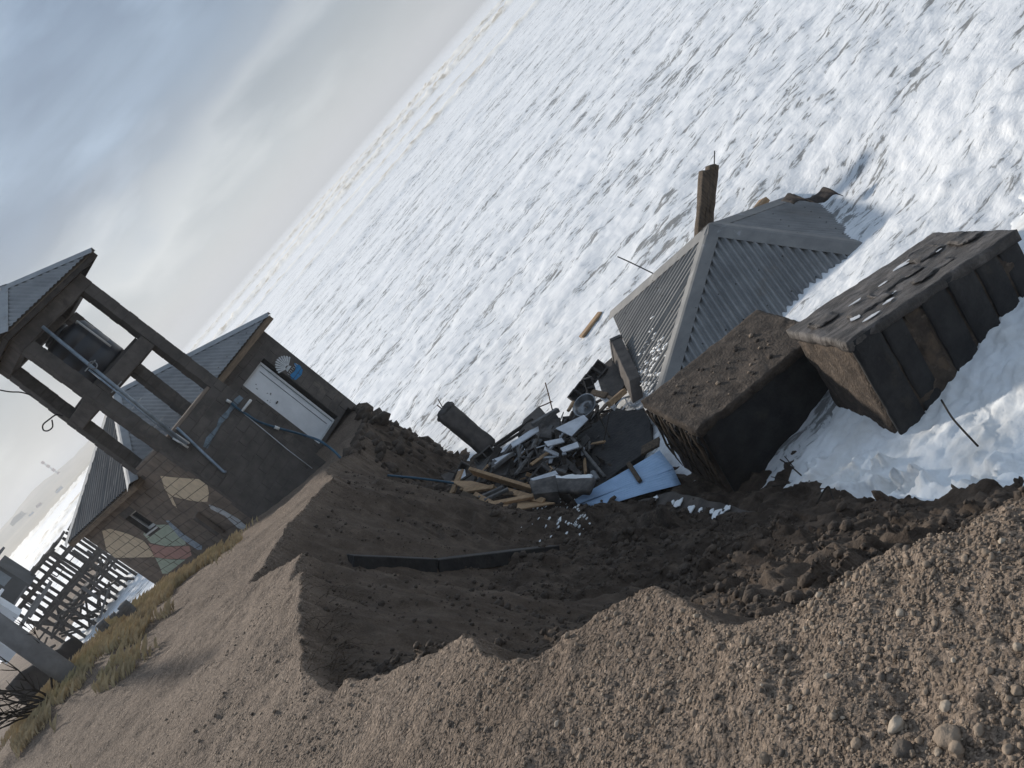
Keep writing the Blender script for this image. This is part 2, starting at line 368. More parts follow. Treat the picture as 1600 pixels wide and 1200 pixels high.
def tag(o, label=None, cat=None, group=None, kind=None):
    if label: o['label'] = label
    if cat: o['category'] = cat
    if group: o['group'] = group
    if kind or cat: o['kind'] = kind or 'thing'
    return o

def thing(name, label, cat, loc, group=None):
    o = bpy.data.objects.new(name, None)
    o.empty_display_size = 0.2
    o.location = [float(x) for x in loc]
    col.objects.link(o)
    return tag(o, label, cat, group)

def link(o, parent=None):
    col.objects.link(o)
    if parent is not None:      # parts are modelled in place coordinates
        o.parent = parent
        o.matrix_parent_inverse = Matrix(parent.matrix_basis).inverted()
    return o

def obj(name, me, m=None, parent=None, basis=None):
    o = bpy.data.objects.new(name, me)
    if m is not None and len(me.materials) == 0:
        me.materials.append(MT[m] if isinstance(m, str) else m)
    if basis is not None: o.matrix_basis = basis
    return link(o, parent)

class MB:
    """collects simple shapes; build() links them as one mesh object"""
    def __init__(s): s.v = []; s.f = []
    def add(s, V, F):
        k = len(s.v); s.v += [tuple(map(float, p)) for p in V]; s.f += [tuple(i + k for i in f) for f in F]; return s
    def box(s, o, a, b, c):
        o, a, b, c = map(lambda q: np.asarray(q, float), (o, a, b, c))
        V = [o, o + a, o + a + b, o + b, o + c, o + a + c, o + a + b + c, o + b + c]
        F = [(0, 3, 2, 1), (4, 5, 6, 7), (0, 1, 5, 4), (1, 2, 6, 5), (2, 3, 7, 6), (3, 0, 4, 7)]
        if np.dot(np.cross(a, b), c) < 0: F = [f[::-1] for f in F]
        return s.add(V, F)
    def beam(s, p, q, w, h=None, up=(0, 0, 1)):
        h = h or w
        p = np.asarray(p, float); q = np.asarray(q, float); d = q - p; L = np.linalg.norm(d); d = d / L
        up = np.asarray(up, float); x = np.cross(d, up)
        if np.linalg.norm(x) < 1e-3: x = np.cross(d, (1, 0, 0.1))
        x /= np.linalg.norm(x); y = np.cross(x, d)
        return s.box(p - x * w / 2 - y * h / 2, x * w, y * h, d * L)
    def tube(s, pts, r, n=8, cap=True):
        pts = [np.asarray(p, float) for p in pts]
        rs = r if hasattr(r, '__len__') else [r] * len(pts)
        V = []; F = []
        for i, p in enumerate(pts):
            d = pts[min(i + 1, len(pts) - 1)] - pts[max(i - 1, 0)]; d = d / np.linalg.norm(d)
            x = np.cross(d, (0.31, 0.22, 0.93))
            if np.linalg.norm(x) < 1e-3: x = np.cross(d, (1, 0, 0))
            x /= np.linalg.norm(x); y = np.cross(d, x)
            for k in range(n):
                t = 2 * math.pi * k / n
                V.append(p + (x * math.cos(t) + y * math.sin(t)) * rs[i])
        for i in range(len(pts) - 1):
            for k in range(n):
                F.append((i * n + k, i * n + (k + 1) % n, (i + 1) * n + (k + 1) % n, (i + 1) * n + k))
        if cap:
            F.append(tuple(range(n))[::-1]); F.append(tuple((len(pts) - 1) * n + k for k in range(n)))
        return s.add(V, F)
    def prism(s, poly, off):
        n = len(poly); off = np.asarray(off, float)
        V = [np.asarray(p, float) for p in poly]; V = V + [p + off for p in V]
        F = [tuple(range(n))[::-1], tuple(range(n, 2 * n))] + [(i, (i + 1) % n, n + (i + 1) % n, n + i) for i in range(n)]
        return s.add(V, F)
    def mesh(s, name, smooth=False, bevel=0.0):
        me = bpy.data.meshes.new(name); me.from_pydata(s.v, [], s.f)
        bm = bmesh.new(); bm.from_mesh(me)
        bmesh.ops.recalc_face_normals(bm, faces=bm.faces)
        if bevel:
            bmesh.ops.bevel(bm, geom=list(bm.edges), offset=bevel, segments=1, affect='EDGES', clamp_overlap=True)
        bm.to_mesh(me); bm.free()
        if smooth: me.polygons.foreach_set('use_smooth', [True] * len(me.polygons))
        me.update()
        return me
    def build(s, name, m, parent=None, smooth=False, bevel=0.0):
        return obj(name, s.mesh(name, smooth, bevel), m, parent)

def frame_basis(o, a, b, c):
    m = Matrix.Identity(4)
    for i in range(3):
        m[i][0] = a[i]; m[i][1] = b[i]; m[i][2] = c[i]; m[i][3] = o[i]
    return m

def rough_box(o, a, b, c, seg, amp, freq, edge_amp=0.0, seed=0.0):
    """a box with subdivided, broken-looking faces; returns V, F (quads)"""
    o, a, b, c = map(lambda q: np.asarray(q, float), (o, a, b, c))
    la, lb, lc = map(np.linalg.norm, (a, b, c))
    na, nb, nc = [max(2, int(round(l / seg))) for l in (la, lb, lc)]
    idx = {}; V = []; F = []
    def vid(i, j, k):
        key = (i, j, k)
        if key not in idx:
            idx[key] = len(V); V.append(o + a * (i / na) + b * (j / nb) + c * (k / nc))
        return idx[key]
    for k in (0, nc):
        for i in range(na):
            for j in range(nb):
                q = (vid(i, j, k), vid(i + 1, j, k), vid(i + 1, j + 1, k), vid(i, j + 1, k)); F.append(q if k else q[::-1])
    for j in (0, nb):
        for i in range(na):
            for k in range(nc):
                q = (vid(i, j, k), vid(i + 1, j, k), vid(i + 1, j, k + 1), vid(i, j, k + 1)); F.append(q[::-1] if j else q)
    for i in (0, na):
        for j in range(nb):
            for k in range(nc):
                q = (vid(i, j, k), vid(i, j + 1, k), vid(i, j + 1, k + 1), vid(i, j, k + 1)); F.append(q if i else q[::-1])
    V = np.array(V); F = np.array(F)
    if np.dot(np.cross(a, b), c) < 0: F = F[:, ::-1]
    W = V * freq + seed
    cen = o + (a + b + c) / 2
    dirv = V - cen
    # wear corners more than faces
    na_, nb_, nc_ = a / la, b / lb, c / lc
    qa = np.abs(dirv @ na_) / (la / 2); qb = np.abs(dirv @ nb_) / (lb / 2); qc = np.abs(dirv @ nc_) / (lc / 2)
    ex = np.sort(np.stack([qa, qb, qc], 1), axis=1)
    edge = sstep(0.86, 1.0, ex[:, 1])
    n = np.stack([fbm(W[:, 0], W[:, 1], W[:, 2], 4), fbm(W[:, 0] + 31, W[:, 1], W[:, 2], 4), fbm(W[:, 0], W[:, 1] + 47, W[:, 2], 4)], 1)
    V = V + n * amp
    V = V - (dirv / np.linalg.norm(dirv, axis=1)[:, None]) * (edge * edge_amp * (0.6 + 0.9 * np.abs(n[:, 0])))[:, None]
    return V, F

_ico = None
def stone_mesh(seed, sub=2, rough=0.25, flat=0.7):
    bm = bmesh.new(); bmesh.ops.create_icosphere(bm, subdivisions=sub, radius=1.0)
    r = np.random.default_rng(seed)
    V = np.array([v.co for v in bm.verts])
    for _ in range(5):   # cut facets
        n = r.normal(size=3); n /= np.linalg.norm(n); d = r.uniform(0.62, 0.85)
        h = V @ n - d; V = V - np.where(h > 0, h, 0)[:, None] * n * 0.85
    k = r.uniform(0, 50, 3)
    f = 1 + rough * fbm(V[:, 0] * 1.7 + k[0], V[:, 1] * 1.7 + k[1], V[:, 2] * 1.7 + k[2], 3)
    V = V * f[:, None] * np.array([r.uniform(0.8, 1.25), r.uniform(0.75, 1.0), flat])
    for v, p in zip(bm.verts, V): v.co = p
    me = bpy.data.meshes.new('stone'); bm.to_mesh(me); bm.free()
    me.polygons.foreach_set('use_smooth', [True] * len(me.polygons))
    return me

# ------------------------------------------------------------------ terrain
def rbf_fit(P):
    P = np.asarray(P, float); X = P[:, :2]; n = len(P)
    d = np.linalg.norm(X[:, None] - X[None], axis=2)
    A = np.zeros((n + 3, n + 3)); A[:n, :n] = d + np.eye(n) * 0.02   # linear (conical) kernel: no overshoot
    A[:n, n] = 1; A[:n, n + 1:] = X; A[n, :n] = 1; A[n + 1:, :n] = X.T
    w = np.linalg.solve(A, np.concatenate([P[:, 2], [0, 0, 0]]))
    def f(x, y):
        x = np.asarray(x, float); y = np.asarray(y, float)
        s = w[n] + w[n + 1] * x + w[n + 2] * y
        for k in range(n): s = s + w[k] * np.hypot(x - X[k, 0], y - X[k, 1])
        return s
    return f

TOP = rbf_fit([(0, 0, 5.4), (0.5, 1.7, 5.4), (-0.2, 2.5, 5.36), (-1, 3.6, 5.30), (-2, 4.8, 5.27), (-2.2, 6.2, 5.2), (-2.55, 8.2, 5.0), (-3.33, 8.94, 5.0),
               (-2.6, 12.3, 4.30), (-3.1, 13.8, 4.25), (-4.3, 13.6, 4.4), (-5.1, 14.2, 4.42), (-7.1, 10.2, 5.5), (-6.46, 11.36, 5.45), (-7, 13.8, 5.15), (-5.2, 13.0, 4.8),
               (-6.3, 17.5, 3.95), (-9, 21.5, 3.75), (-3, 19.5, 3.25), (-2.6, 18, 3.25), (-2.7, 16, 3.45), (-4, 16, 3.9), (-7.5, 15.8, 4.75), (-4.5, 7, 5.25), (-3, 1, 5.45), (5, -1, 5.4), (-15, 8, 5.6),
               (-15, 15, 4.6), (-10.5, 16, 4.5), (-12, 0, 5.6), (10, -10, 5.4), (-30, 10, 5.5), (-40, -15, 5.5), (-9, 14, 5.0), (-30, 22, 4.3)])
FLOOR = rbf_fit([(-1.75, 6.7, 3.35), (-1.85, 5.3, 4.7), (-1.4, 4.9, 4.3), (-0.6, 4.6, 3.7), (0.2, 3.6, 3.3), (1.5, 3, 2.6), (-1.1, 6.5, 2.7), (-0.9, 8.2, 1.95), (-1.5, 9.2, 2.15), (-2.3, 9.8, 2.75), (-2.9, 10.6, 3.55), (-2.4, 11.5, 3.1),
                 (-0.7, 9.2, 1.45), (-1.6, 11.5, 1.8), (-1.5, 13.4, 0.80), (-2.27, 12.7, 3.6), (-2.05, 12.7, 3.1), (-1.75, 12.7, 2.45), (-2.35, 14.3, 2.4), (-2.3, 15.6, 1.8), (-2.4, 17.2, 1.2), (-2.1, 17.6, 0.7), (-2.25, 18.9, 0.5), (-2.4, 20.3, 0.2), (-1.95, 16.0, 1.2), (-1.9, 14.3, 1.5), (-1.6, 16, 1.0), (-0.5, 13.5, 0.42), (0.2, 11.6, 0.32), (0.5, 8.2, 1.15), (0.9, 10.3, 0.22), (0.3, 9.6, 0.75), (1.3, 8.8, 0.5), (1.7, 8.2, 0.33), (1.9, 7.5, 0.45), (2.35, 6.85, 0.38),
                 (0.9, 6.9, 1.5), (1.6, 5.8, 1.6), (2.6, 5.2, 1.3), (0.0, 6.5, 2.2), (4, 5, 0.9), (7, 4, 0.6), (3.2, 6.3, 0.1), (2.6, 8, -0.2), (1.5, 11.5, -0.1), (3.5, 9.5, -0.5), (6, 8, -0.7), (8, 5.5, -0.3), (12, 3, 0),
                 (0.5, 14, -0.05), (-0.5, 15.3, 0.75), (-1.3, 15.9, 0.9), (0.4, 15.0, 0.0), (0.1, 14.6, 0.25), (0.3, 16.4, 0.2), (1.5, 15.2, -0.35), (0, 17.5, -0.1), (-0.6, 16.6, 0.6), (-1.5, 18.8, -0.1), (-1.9, 20.5, 0.0), (-2.8, 23, 0.1), (-1, 22, -0.4), (-4, 26.5, -0.2), (-8, 26, -0.3), (-10.5, 22, -0.2), (-10, 19, 0.3), (-12, 21, 0.0), (2, 20, -0.8), (8, 15, -1), (0, 30, -1.2), (-10, 32, -0.8),
                 (-17, 22.5, 2.6), (-13, 24, -0.4), (-21.5, 31, 2.0), (-16.5, 31, -0.6), (-27.5, 40, 2.4), (-21.5, 42, -0.6), (-38.5, 61, 1.8), (-31.5, 62, -0.6), (-10.5, 18.5, -0.1), (-12.2, 19.6, -0.1), (-15, 20.5, 2.0), (-50, 58, 3.0), (-32, 27, 3.6), (-50, 95, 1.2), (-40, 105, -0.8), (-70, 80, 3), (20, 8, -1.2), (30, 40, -2), (0, 60, -2.5), (-20, 90, -2), (-60, 140, 0.5), (-70, 40, 4)])
CREST = np.array([(14, -3.0), (8, -1.2), (4, 0.2), (2, 1.05), (1.2, 1.45), (0.57, 1.65), (0.47, 1.76), (0.26, 1.91), (0.07, 2.02), (-0.07, 2.16), (-0.16, 2.37), (-0.22, 2.63), (-0.35, 2.76), (-0.51, 2.84), (-0.7, 2.89), (-0.85, 3.17), (-1.0, 3.61), (-1.3, 3.9), (-1.63, 4.29), (-1.93, 4.56), (-2.09, 5.04), (-2.2, 5.68), (-2.22, 6.21), (-2.28, 7.16), (-2.52, 7.42), (-2.5, 8.1), (-2.85, 8.45), (-3.33, 8.94), (-3.05, 10.1), (-2.6, 12.29), (-2.75, 12.9), (-2.95, 14.3), (-2.7, 16.3), (-2.62, 17.4), (-2.48, 18.3), (-2.6, 20.2), (-3.3, 22.3), (-4.5, 24.5), (-7.5, 25), (-9.8, 22.9), (-9.6, 21.5), (-8.3, 18.4), (-7.9, 16.6), (-8.4, 16.0), (-9.2, 16.3), (-10.6, 17.2), (-14, 18), (-22, 20), (-70, 26), (-70, -30), (14, -30)])

def crest_sd(x, y):
    """distance to the crest line, positive on the eroded (low) side"""
    x = np.asarray(x, float); y = np.asarray(y, float)
    best = np.full(x.shape, 1e9); inside = np.zeros(x.shape, bool)
    n = len(CREST)
    for i in range(n):
        ax, ay = CREST[i]; bx, by = CREST[(i + 1) % n]
        dx, dy = bx - ax, by - ay; L = dx * dx + dy * dy
        t = np.clip(((x - ax) * dx + (y - ay) * dy) / L, 0, 1)
        best = np.minimum(best, np.hypot(x - ax - t * dx, y - ay - t * dy))
        c = ((ay > y) != (by > y))
        with np.errstate(divide='ignore', invalid='ignore'):
            xi = (bx - ax) * (y - ay) / (by - ay if by != ay else 1e-9) + ax
        inside ^= c & (x < xi)
    return np.where(inside, -best, best)

def ground_z(x, y, full=True):
    x = np.asarray(x, float); y = np.asarray(y, float)
    r = np.hypot(x, y)
    d = crest_sd(x, y)
    d = d + 0.05 * fbm(x * 2.6, y * 2.6, 1.0, 3) + 0.02 * pn(x * 11, y * 11, 2.0)
    top = TOP(x, y) + 0.05 * fbm(x * 0.8, y * 0.8, 4.0, 4)
    fl = FLOOR(x, y)
    slope = 2.1 + 0.5 * pn(x * 0.9, y * 0.9, 8.0) + 4.0 * sstep(14.0, 16.0, y) * sstep(-4.0, -3.2, x)
    d = d + sstep(15.0, 16.5, y) * sstep(-4.0, -3.2, x) * 0.14 * fbm(x * 2.2, y * 2.2, 5.0, 3)
    dd = np.maximum(d, 0)
    drop = dd * slope + 0.12 * sstep(0.0, 0.05, dd)
    # talus: rough clods on the floor, smooth slipped sand on the face
    face = top - drop
    k = 0.35
    h = np.clip(0.5 + 0.5 * (fl - face) / k, 0, 1)
    low = face + (fl - face) * h + k * h * (1 - h) * 0.6
    z = np.where(d > 0, np.minimum(low, top), top)
    wet = sstep(0.0, 0.05, d)
    if full:
        near = np.exp(-((r / 9.0) ** 2))
        onfloor = wet * h
        # clods and tyre-like churned soil in the hollow
        cl = ridged(x * 1.9, y * 1.9, 3.0, 3)
        z = z + onfloor * sstep(26, 18, r) * (0.085 * cl + 0.13 * fbm(x * 2.4, y * 2.4, 6.0, 5, 0.58))
        # slipped layers on the scarp face
        z = z + wet * (1 - 0.7 * h) * sstep(26, 18, r) * sstep(0.02, 0.25, dd) * (0.085 * pn(x * 0.9, y * 3.6 + x, 4.0) + 0.045 * pn(x * 1.6, y * 9.0 + 2 * x, 1.0) + 0.05 * pn(x * 1.2 + z * 3.2, y * 1.2, z * 4.0))
        # slumped ledges in the bank and a jagged lump of soil right of the house
        mk_ = sstep(0.0, 0.35, pn(x * 0.7, y * 0.7, 21.0)) * wet * sstep(0.1, 0.4, dd) * sstep(24, 16, r)
        st_ = 0.30 + 0.06 * pn(x * 1.5, y * 1.5, 3.0)
        fr_ = z / st_ - np.floor(z / st_)
        z = z + mk_ * st_ * 0.75 * (sstep(0.35, 0.65, fr_) - fr_)
        jag = np.exp(-(((x + 2.6) / 0.7) ** 2 + ((y - 18.0) / 2.2) ** 2)) * wet
        z = z + jag * (0.16 * ridged(x * 1.7, y * 1.7, 6.0, 4) + 0.12 * fbm(x * 4, y * 4, 2.0, 3))
        # pebbly trampled surface on top
        peb = np.maximum(pn(x * 26, y * 26, 1.0), -0.15) * 0.011 + np.maximum(pn(x * 52, y * 52, 2.0), -0.1) * 0.006
        z = z + (1 - wet) * (near * peb + 0.018 * fbm(x * 4.5, y * 4.5, 2.0, 3) + 0.012 * pn(x * 9, y * 9, 5.0))
        # gentle ripples running along the bluff
    return z, wet, d

def hit(u, v, y0=1.0, y1=90.0):
    k = ray(u, v)
    ys = np.concatenate([np.arange(y0, 30, 0.02), np.arange(30, y1, 0.2)])
    P = CAM[None] + k[None] * ys[:, None]
    z, _, _ = ground_z(P[:, 0], P[:, 1], False)
    b = np.maximum(z, 0.0) > P[:, 2]
    i = int(np.argmax(b)) if b.any() else len(ys) - 1
    return P[i]

def polar_grid(rs, ths):
    R, T = np.meshgrid(rs, ths, indexing='ij')
    X = R * np.sin(T); Y = R * np.cos(T)
    nr, nt = len(rs), len(ths)
    idx = np.arange(nr * nt).reshape(nr, nt)
    F = np.stack([idx[:-1, :-1], idx[:-1, 1:], idx[1:, 1:], idx[1:, :-1]], -1).reshape(-1, 4)
    return X.ravel(), Y.ravel(), F[:, ::-1]

def build_ground():
    rs = np.concatenate([[0.05, 0.4, 0.7], np.exp(np.arange(math.log(0.9), math.log(24), 0.0065)), np.geomspace(24.3, 160, 60)])
    ths = np.radians(np.concatenate([np.arange(-180, -52, 4.0), np.arange(-52, 30, 0.16), np.arange(30, 90, 1.0), np.arange(90, 181, 5.0)]))
    X, Y, F = polar_grid(rs, ths)
    z, wet, d = ground_z(X, Y)
    z = np.maximum(z, -1.5)
    keep = (z[F] > -1.2).any(1)
    me = mesh_np('ground', np.stack([X, Y, z], 1), F[keep])
    a = me.attributes.new('wet', 'FLOAT', 'POINT')
    # damp freshly exposed sand below the break; the old beach further left is dry
    w = wet * sstep(-11, -7.5, X) * (0.72 + 0.28 * sstep(3.2, 1.2, z))
    a.data.foreach_set('value', w.astype(np.float32))
    o = obj('ground', me, 'sand'); o['kind'] = 'structure'
    return o
ground = build_ground()

# ------------------------------------------------------------------ sea
def sea_height(x, y):
    r = np.hypot(x, y)
    a1 = sstep(75, 30, r); a2 = sstep(260, 90, r)
    n1 = ridged(x * 0.75 + 0.25 * y, y * 0.9, 2.0, 3)
    n2 = fbm(x * 0.33, y * 0.5, 5.0, 3)
    z = a1 * (0.035 * n1 + 0.03 * fbm(x * 2.2, y * 2.6, 1.0, 3)) + a2 * 0.10 * n2
    # rolling swell and breaking lines farther out
    for (yy, amp, wd, tilt, sd) in [(62, 0.22, 1.6, -0.10, 1), (105, 0.55, 2.2, -0.16, 2), (150, 1.1, 3.2, -0.14, 3), (205, 1.8, 4.5, -0.12, 4), (285, 2.2, 6, -0.1, 5), (400, 2.6, 8, -0.1, 6), (560, 3.0, 12, -0.1, 7)]:
        yc = y - yy - tilt * x - 6.0 * pn(x * 0.02 + sd * 7, sd * 3.1, 0.3) * (yy / 100)
        env = sstep(-0.30, 0.25, pn(x * 1.6 / yy + sd * 11, sd * 5.7, 0.9) + 0.16)
        z = z + env * amp * np.exp(-(yc / wd) ** 2) * (0.85 + 0.3 * pn(x * 0.5, y * 0.5, 3.0))
    # run-up against the rubble and the blocks
    g = np.exp(-(((x - 8.0) / 2.4) ** 2 + ((y - 12.0) / 1.8) ** 2))
    z = z + g * (0.16 + 0.12 * np.abs(fbm(x * 1.1, y * 1.1, 8.0, 3)))
    z = z - 0.30 * np.exp(-(((x - 6.4) / 1.7) ** 2 + ((y - 14.6) / 2.2) ** 2)) - 0.30 * np.exp(-(((x - 7.0) / 1.0) ** 2 + ((y - 16.3) / 1.3) ** 2))
    return z

def build_sea():
    rs = np.concatenate([np.exp(np.arange(math.log(5.0), math.log(700), 0.0085)), np.geomspace(706, 9000, 60)])
    ths = np.radians(np.concatenate([np.arange(-75, -42, 1.0), np.arange(-42, 36, 0.15), np.arange(36, 90, 0.8)]))
    X, Y, F = polar_grid(rs, ths)
    z = sea_height(X, Y)
    me = mesh_np('sea', np.stack([X, Y, z], 1), F)
    a = me.attributes.new('foam', 'FLOAT', 'POINT')
    r = np.hypot(X, Y)
    f = -0.03 * np.exp(-(((X - 9) / 6.0) ** 2 + ((Y - 16) / 6.0) ** 2)) + 0.05 * sstep(60, 240, r) + 0.10 * sstep(250, 700, r)
    a.data.foreach_set('value', f.astype(np.float32))
    si = np.clip((z - 0.22) / 0.6, 0, 1) * sstep(80, 130, r)
    a2 = me.attributes.new('silt', 'FLOAT', 'POINT'); a2.data.foreach_set('value', si.astype(np.float32))
    o = obj('sea', me, 'sea'); o['kind'] = 'structure'
    return o
sea = build_sea()

# far dunes and headland beyond the bay
def build_hills():
    n = 150; m = 26
    V = []
    for i in range(n):
        az = math.radians(-52 + 40.0 * i / (n - 1))
        f = i / (n - 1)
        for j in range(m):
            g = j / (m - 1)
            r0 = 520 + 900 * max(0, (f - 0.55) / 0.45) ** 1.3
            r = r0 + g * 1100
            x, y = r * math.sin(az), r * math.cos(az)
            env = float(sstep(1.0, 0.80, np.array(f)))
            h = (3 + 30 * float(sstep(0.12, 0.85, np.array(g)))) * env * (0.8 + 0.35 * float(fbm(np.array(x * 0.0042), np.array(y * 0.0042), 1.0, 4)))
            V.append((x, y, -1.0 + (h if j else 0)))
    idx = np.arange(n * m).reshape(n, m)
    F = np.stack([idx[:-1, :-1], idx[1:, :-1], idx[1:, 1:], idx[:-1, 1:]], -1).reshape(-1, 4)
    o = obj('hills', mesh_np('hills', V, F[:, ::-1]), 'hill'); o['kind'] = 'structure'
build_hills()

# ------------------------------------------------------------------ beach house with its water-tank tower
HA = np.array([0.766, 0.643, 0.0]); HA /= np.linalg.norm(HA)
HB = np.array([-HA[1], HA[0], 0.0])
HC = np.array([-6.17, 17.95, 0.0])
UZ = np.array([0, 0, 1.0])
def hp(s, t, z): return HC + HA * s + HB * t + UZ * z
def hst(p): q = np.asarray(p) - HC; return np.array([q @ HA, q @ HB, p[2]])
TW_S, TW_T, TW_Z = 1.74, -1.94, 6.12       # tower: width along a, front face, parapet height
HS, HT, HZ = 4.45, 4.90, 5.94              # house: width, depth, wall top
LOFF = -0.05                               # tower's left wall stands a little proud

house = thing('beach_house', 'dark concrete block beach house with open water tank tower and hipped metal roofs', 'house', hp(1.5, 1.5, 3.6))

BH, BL, BT = 0.2, 0.4, 0.10
_bm = {}
def block_mesh(L, H=BH, T=BT, m='block'):
    key = (round(L, 3), round(H, 3), round(T, 3), m)
    if key not in _bm:
        me = MB().box((0.005, 0, 0.005), (L - 0.010, 0, 0), (0, T, 0), (0, 0, H - 0.010)).mesh('block', bevel=0.006)
        me.materials.append(MT[m]); _bm[key] = me
    return _bm[key]

def block_wall(name, org, du, dn, U, z0, z1, m, holes=(), parent=None, keep=None, core_m='mortar'):
    """running-bond wall: origin, unit direction along, outward normal; each block is its own piece. returns wall and the list of face rects"""
    org = np.asarray(org, float)
    core = MB()
    # mortar core, cut round the openings
    us = sorted({0.0, U} | {h[0] for h in holes} | {h[1] for h in holes})
    for a, b in zip(us[:-1], us[1:]):
        zs = [(z0, z1)]
        for h in holes:
            if h[0] < (a + b) / 2 < h[1]:
                nz = []
                for q in zs:
                    if h[2] > q[0]: nz.append((q[0], min(q[1], h[2])))
                    if h[3] < q[1]: nz.append((max(q[0], h[3]), q[1]))
                zs = nz
        for q in zs:
            if q[1] - q[0] > 0.01:
                core.box(org + du * a + UZ * q[0] - dn * 0.007, du * (b - a), -dn * 0.19, UZ * (q[1] - q[0]))
    wall = core.build(name, core_m, parent)
    rects = []
    nz = int(round((z1 - z0) / BH))
    for k in range(nz):
        z = z0 + k * BH
        u = -(BL / 2) if k % 2 else 0.0
        while u < U - 1e-6:
            a, b = max(u, 0), min(u + BL, U)
            u += BL
            segs = [(a, b)]
            for h in holes:
                if h[2] < z + BH - 0.02 and h[3] > z + 0.02:
                    ns = []
                    for q in segs:
                        if h[0] > q[0] + 0.02: ns.append((q[0], min(q[1], h[0])))
                        if h[1] < q[1] - 0.02: ns.append((max(q[0], h[1]), q[1]))
                        if h[1] <= q[0] or h[0] >= q[1]: pass
                    segs = [q for q in ns if q[1] - q[0] > 0.03]
            for (a2, b2) in segs:
                if keep and not keep(a2, b2, z): continue
                p = org + du * a2 + UZ * z - dn * 0.09
                jit = 0.004 * math.sin(a2 * 37 + z * 91)
                me = block_mesh(round(b2 - a2, 2), BH, 0.09, m)
                obj('block', me, None, wall, frame_basis(p + dn * jit, du, dn, UZ))
                rects.append((a2 + 0.006, b2 - 0.006, z + 0.006, z + BH - 0.006))
    return wall, rects

def above_ground(org, du):
    def k(a, b, z):
        p = org + du * (a + b) / 2
        g = float(ground_z(np.array([p[0]]), np.array([p[1]]), False)[0][0])
        return z + BH > g - 0.12
    return k

Z0 = 3.12
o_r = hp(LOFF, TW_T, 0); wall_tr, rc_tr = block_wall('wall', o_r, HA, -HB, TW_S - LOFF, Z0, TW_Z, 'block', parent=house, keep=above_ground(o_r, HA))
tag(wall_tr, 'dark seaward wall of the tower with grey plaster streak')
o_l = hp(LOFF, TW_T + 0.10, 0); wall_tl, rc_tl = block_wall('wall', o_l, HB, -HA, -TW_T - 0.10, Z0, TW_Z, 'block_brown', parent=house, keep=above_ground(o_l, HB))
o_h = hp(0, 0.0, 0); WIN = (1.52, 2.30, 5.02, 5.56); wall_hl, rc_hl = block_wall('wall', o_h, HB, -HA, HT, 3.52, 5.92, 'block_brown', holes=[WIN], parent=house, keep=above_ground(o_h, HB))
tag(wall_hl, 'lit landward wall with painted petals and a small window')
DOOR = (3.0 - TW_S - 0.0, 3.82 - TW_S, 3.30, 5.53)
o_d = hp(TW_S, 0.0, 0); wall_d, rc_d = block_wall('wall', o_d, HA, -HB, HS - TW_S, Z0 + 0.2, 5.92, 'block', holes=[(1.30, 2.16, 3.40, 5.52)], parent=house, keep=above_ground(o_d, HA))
tag(wall_d, 'seaward wall with a white door beside a painted shell')
# plain far walls and the tower's inner wall
w = MB()
w.box(hp(HS, 0.0, Z0), -HA * 0.19, HB * HT, UZ * (HZ - Z0 - 0.02))
w.build('wall', 'block', house)
w = MB(); w.box(hp(0.19, HT, Z0), HA * (HS - 0.38), -HB * 0.19, UZ * (HZ - Z0 - 0.02)); w.build('wall', 'block', house)
w = MB(); w.box(hp(TW_S - 0.012, TW_T + 0.19, Z0), -HA * 0.17, HB * (-TW_T - 0.2), UZ * (TW_Z - Z0 - 0.03)); w.build('wall', 'block', house)

# tank floor inside the tower and ring beams
def hbeam(name, p, q, w_, h_, m='concrete_dark', parent=house, bevel=0.012):
    return MB().beam(p, q, w_, h_).build(name, m, parent, bevel=bevel)
PW = 0.24
def post(base_st, top_st, z0, z1):
    n = int(round((z1 - z0) / 0.2))
    core = MB()
    b0 = hp(base_st[0], base_st[1], z0); b1 = hp(top_st[0], top_st[1], z1)
    core.beam(b0, b1, PW - 0.012, PW - 0.012, HB)
    p = core.build('post', 'mortar', house)
    for k in range(n):
        f = k / n
        c = b0 + (b1 - b0) * f
        key = ('pb', k % 2)
        if key not in _bm:
            me = MB().box((-PW / 2, -PW / 2, 0.004), (PW, 0, 0), (0, PW, 0), (0, 0, (z1 - z0) / n - 0.008)).mesh('block', bevel=0.006)
            me.materials.append(MT['block']); _bm[key] = me
        obj('block', _bm[key], None, p, frame_basis(c + HA * 0.004 * math.sin(k * 2.3) + HB * 0.003 * math.cos(k * 3.1), HA, HB, UZ))
    return p
h2 = PW / 2
TZ = 8.90
PB = (LOFF + h2, TW_T + h2); PA = (TW_S - h2, TW_T + h2); PC = (LOFF + h2, -0.30); PD = (TW_S - h2, -0.30)
PCt = (LOFF + h2 + 0.02, -0.52)
post(PB, PB, TW_Z, TZ); post(PA, PA, TW_Z, TZ); post(PC, PCt, TW_Z - 0.3, TZ); post(PD, (PD[0], -0.52), TW_Z - 0.3, TZ)
# parapet caps
hbeam('parapet', hp(PB[0] + h2 + 0.003, PB[1], TW_Z + 0.035), hp(PA[0] - h2 - 0.003, PA[1], TW_Z + 0.035), 0.22, 0.07, 'block_brown')
hbeam('parapet', hp(PB[0], PB[1] + h2 + 0.003, TW_Z + 0.035), hp(PC[0], PC[1] - h2, TW_Z + 0.035), 0.22, 0.07, 'block_brown')
